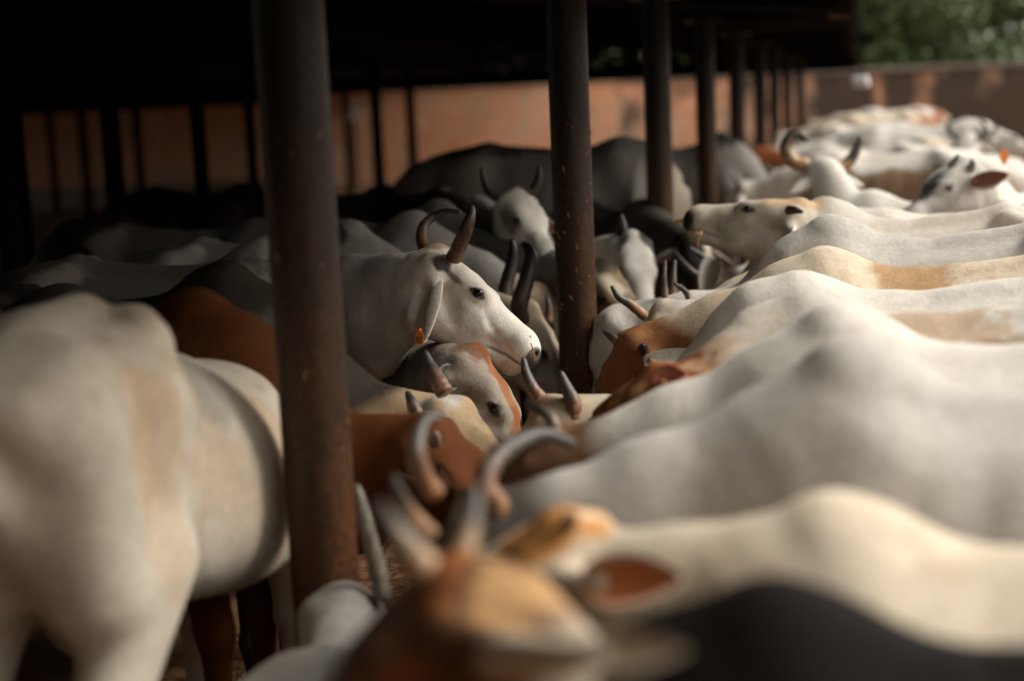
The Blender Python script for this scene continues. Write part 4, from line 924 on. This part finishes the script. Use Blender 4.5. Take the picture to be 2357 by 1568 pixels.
# pied heads between the sharp post and the third post
cow('pied cow with white blazed face and one black horn, between middle and third posts', GL, hump=(1140, 560, 7.75), th=-30, poll=(1456, 545, 7.15), muz=(1488, 735, 6.9), up=(.25, .35, -.9), base=BLACK*1.4, headcol=PALE*.85,
    horns=[[(1428, 556, 7.15), (1436, 535, 7.15), (1434, 515, 7.15), (1430, 496, 7.15)]], hr=.022, hornc=BH, hh=.08, patches=[('h', (.0, .06, -.02), (.11, .06, .07), BLACK, .95), ('h', (.0, -.06, -.02), (.10, .04, .07), BLACK, .95), ('h', (.18, .09, -.08), (.22, .05, .1), BLACK*2, .8)], eardir=[None, ((.35, .8, .1), (.3, -.2, -.9))], ears=(0, 1), earcol=BLACK, earL=.17, earW=.08, earin=(.02, .016, .014))
cow('tan and black cow peeping out right behind the sharp middle post', GL, hump=(1004, 460, 7.5), th=-10, poll=(1385, 610, 6.75), muz=(1452, 760, 6.6), up=(.5, .4, -.75), base=GREY*.6, headcol=(.20, .14, .09), horns='none',
    eardir=[None, ((.22, -.85, -.3), (-.1, .1, -.9))], ears=(1, 1), earcol=PALE*.7, earin=(.34, .13, .06), earL=.16, earW=.07, hh=.13, patches=[('h', (.16, -.03, .0), (.09, .05, .05), CREAM*.8, .85), ('h', (.16, -.1, -.1), (.08, .05, .07), BLACK, .9), ('h', (.0, 0, 0), (.09, .1, .08), BLACK, .9), ('h', (.38, 0, -.1), (.12, .1, .12), BLACK*2, .9)])
cow('black faced cow with a cream blaze right of the third post', GL, hump=(1480, 480, 9.2), s=.9, th=-50, poll=(1602, 545, 8.3), muz=(1612, 690, 8.1), up=(.1, .4, -.9), base=np.array([.06, .05, .042]), headcol=BLACK*1.3, horns='none', ears=(1, 1), earcol=GREY*.6, hh=.08, patches=[('h', (.1, .06, 0), (.2, .03, .06), CREAM*.9, .9)])
cow('white cow just visible between the sharp post and the stubby horned brown face', GR, hump=(1800, 690, 5.9), th=178, s=.84, poll=(1405, 745, 6.0), muz=(1385, 900, 6.1), up=(-.4, .3, -.7), base=WHITE, horns='none', hh=.03, ears=(0, 0))
cow('grey cow pressed between the third and fourth posts', GL, hump=(1655, 350, 12.6), th=-5, s=1.12, poll=(1706, 470, 12.5), muz=(1738, 570, 12.4), up=(.7, .4, -.4), base=GREY*.7, horns='short', hornc=BH, hh=.12, patches=[('b', (.3, 0, 1.3), (.3, .3, .12), BLACK, .9)])
# dim cows on the far left
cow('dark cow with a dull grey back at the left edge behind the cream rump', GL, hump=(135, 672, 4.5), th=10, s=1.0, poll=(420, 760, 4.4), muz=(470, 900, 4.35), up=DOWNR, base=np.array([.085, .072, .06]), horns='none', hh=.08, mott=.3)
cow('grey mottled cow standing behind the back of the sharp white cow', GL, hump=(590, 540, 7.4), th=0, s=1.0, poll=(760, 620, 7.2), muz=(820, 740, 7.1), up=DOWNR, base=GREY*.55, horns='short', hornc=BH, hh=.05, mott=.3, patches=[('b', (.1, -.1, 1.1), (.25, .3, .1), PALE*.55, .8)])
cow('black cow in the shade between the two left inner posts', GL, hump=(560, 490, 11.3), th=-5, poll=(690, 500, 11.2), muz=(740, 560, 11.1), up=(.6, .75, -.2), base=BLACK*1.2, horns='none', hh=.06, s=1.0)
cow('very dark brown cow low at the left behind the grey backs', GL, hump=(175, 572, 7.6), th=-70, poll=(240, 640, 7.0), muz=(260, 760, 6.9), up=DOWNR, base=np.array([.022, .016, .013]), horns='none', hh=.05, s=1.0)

# straw held in mouths
def wisp(label, paths):
    c = P(*paths[0][0][0]); R = tag(empty('straw_wisp', c), label, 'straw wisp')
    for pth, r_ in paths:
        m = MB(); m.tube([q_-c for q_ in catmull([P(*p) for p in pth], 10)], r_, 6); m.build('stalk', M_STRAW, R, smooth=True)
wisp('orange straw stalks sticking out of the mouth of the nose-up cow', [([(1546, 513, 6.42), (1562, 508, 6.41), (1588, 511, 6.38)], .006), ([(1550, 515, 6.40), (1570, 511, 6.39), (1592, 514, 6.38)], .004), ([(1604, 538, 6.3), (1612, 535, 6.3), (1607, 552, 6.3), (1606, 572, 6.3)], .004), ([(1601, 534, 6.3), (1610, 541, 6.28), (1616, 533, 6.3)], .004)])
wisp('brown straw stalks hanging from the muzzle of the black cow', [([(1085, 540, 7.9), (1105, 522, 7.9), (1130, 512, 7.9), (1165, 524, 7.8)], .007), ([(1130, 517, 7.9), (1137, 545, 7.85), (1130, 575, 7.85), (1118, 590, 7.85)], .007), ([(1088, 545, 7.9), (1110, 520, 7.92), (1150, 520, 7.9)], .005)])
wisp('tiny chaff stems on the wet nose of the sharp white cow', [([(1222, 790, 4.88), (1226, 802, 4.88), (1229, 812, 4.89)], .0022), ([(1219, 772, 4.88), (1222, 778, 4.88)], .0018), ([(1224, 806, 4.88), (1231, 818, 4.88), (1236, 826, 4.88)], .0014), ([(1226, 800, 4.9), (1222, 818, 4.9)], .002)])
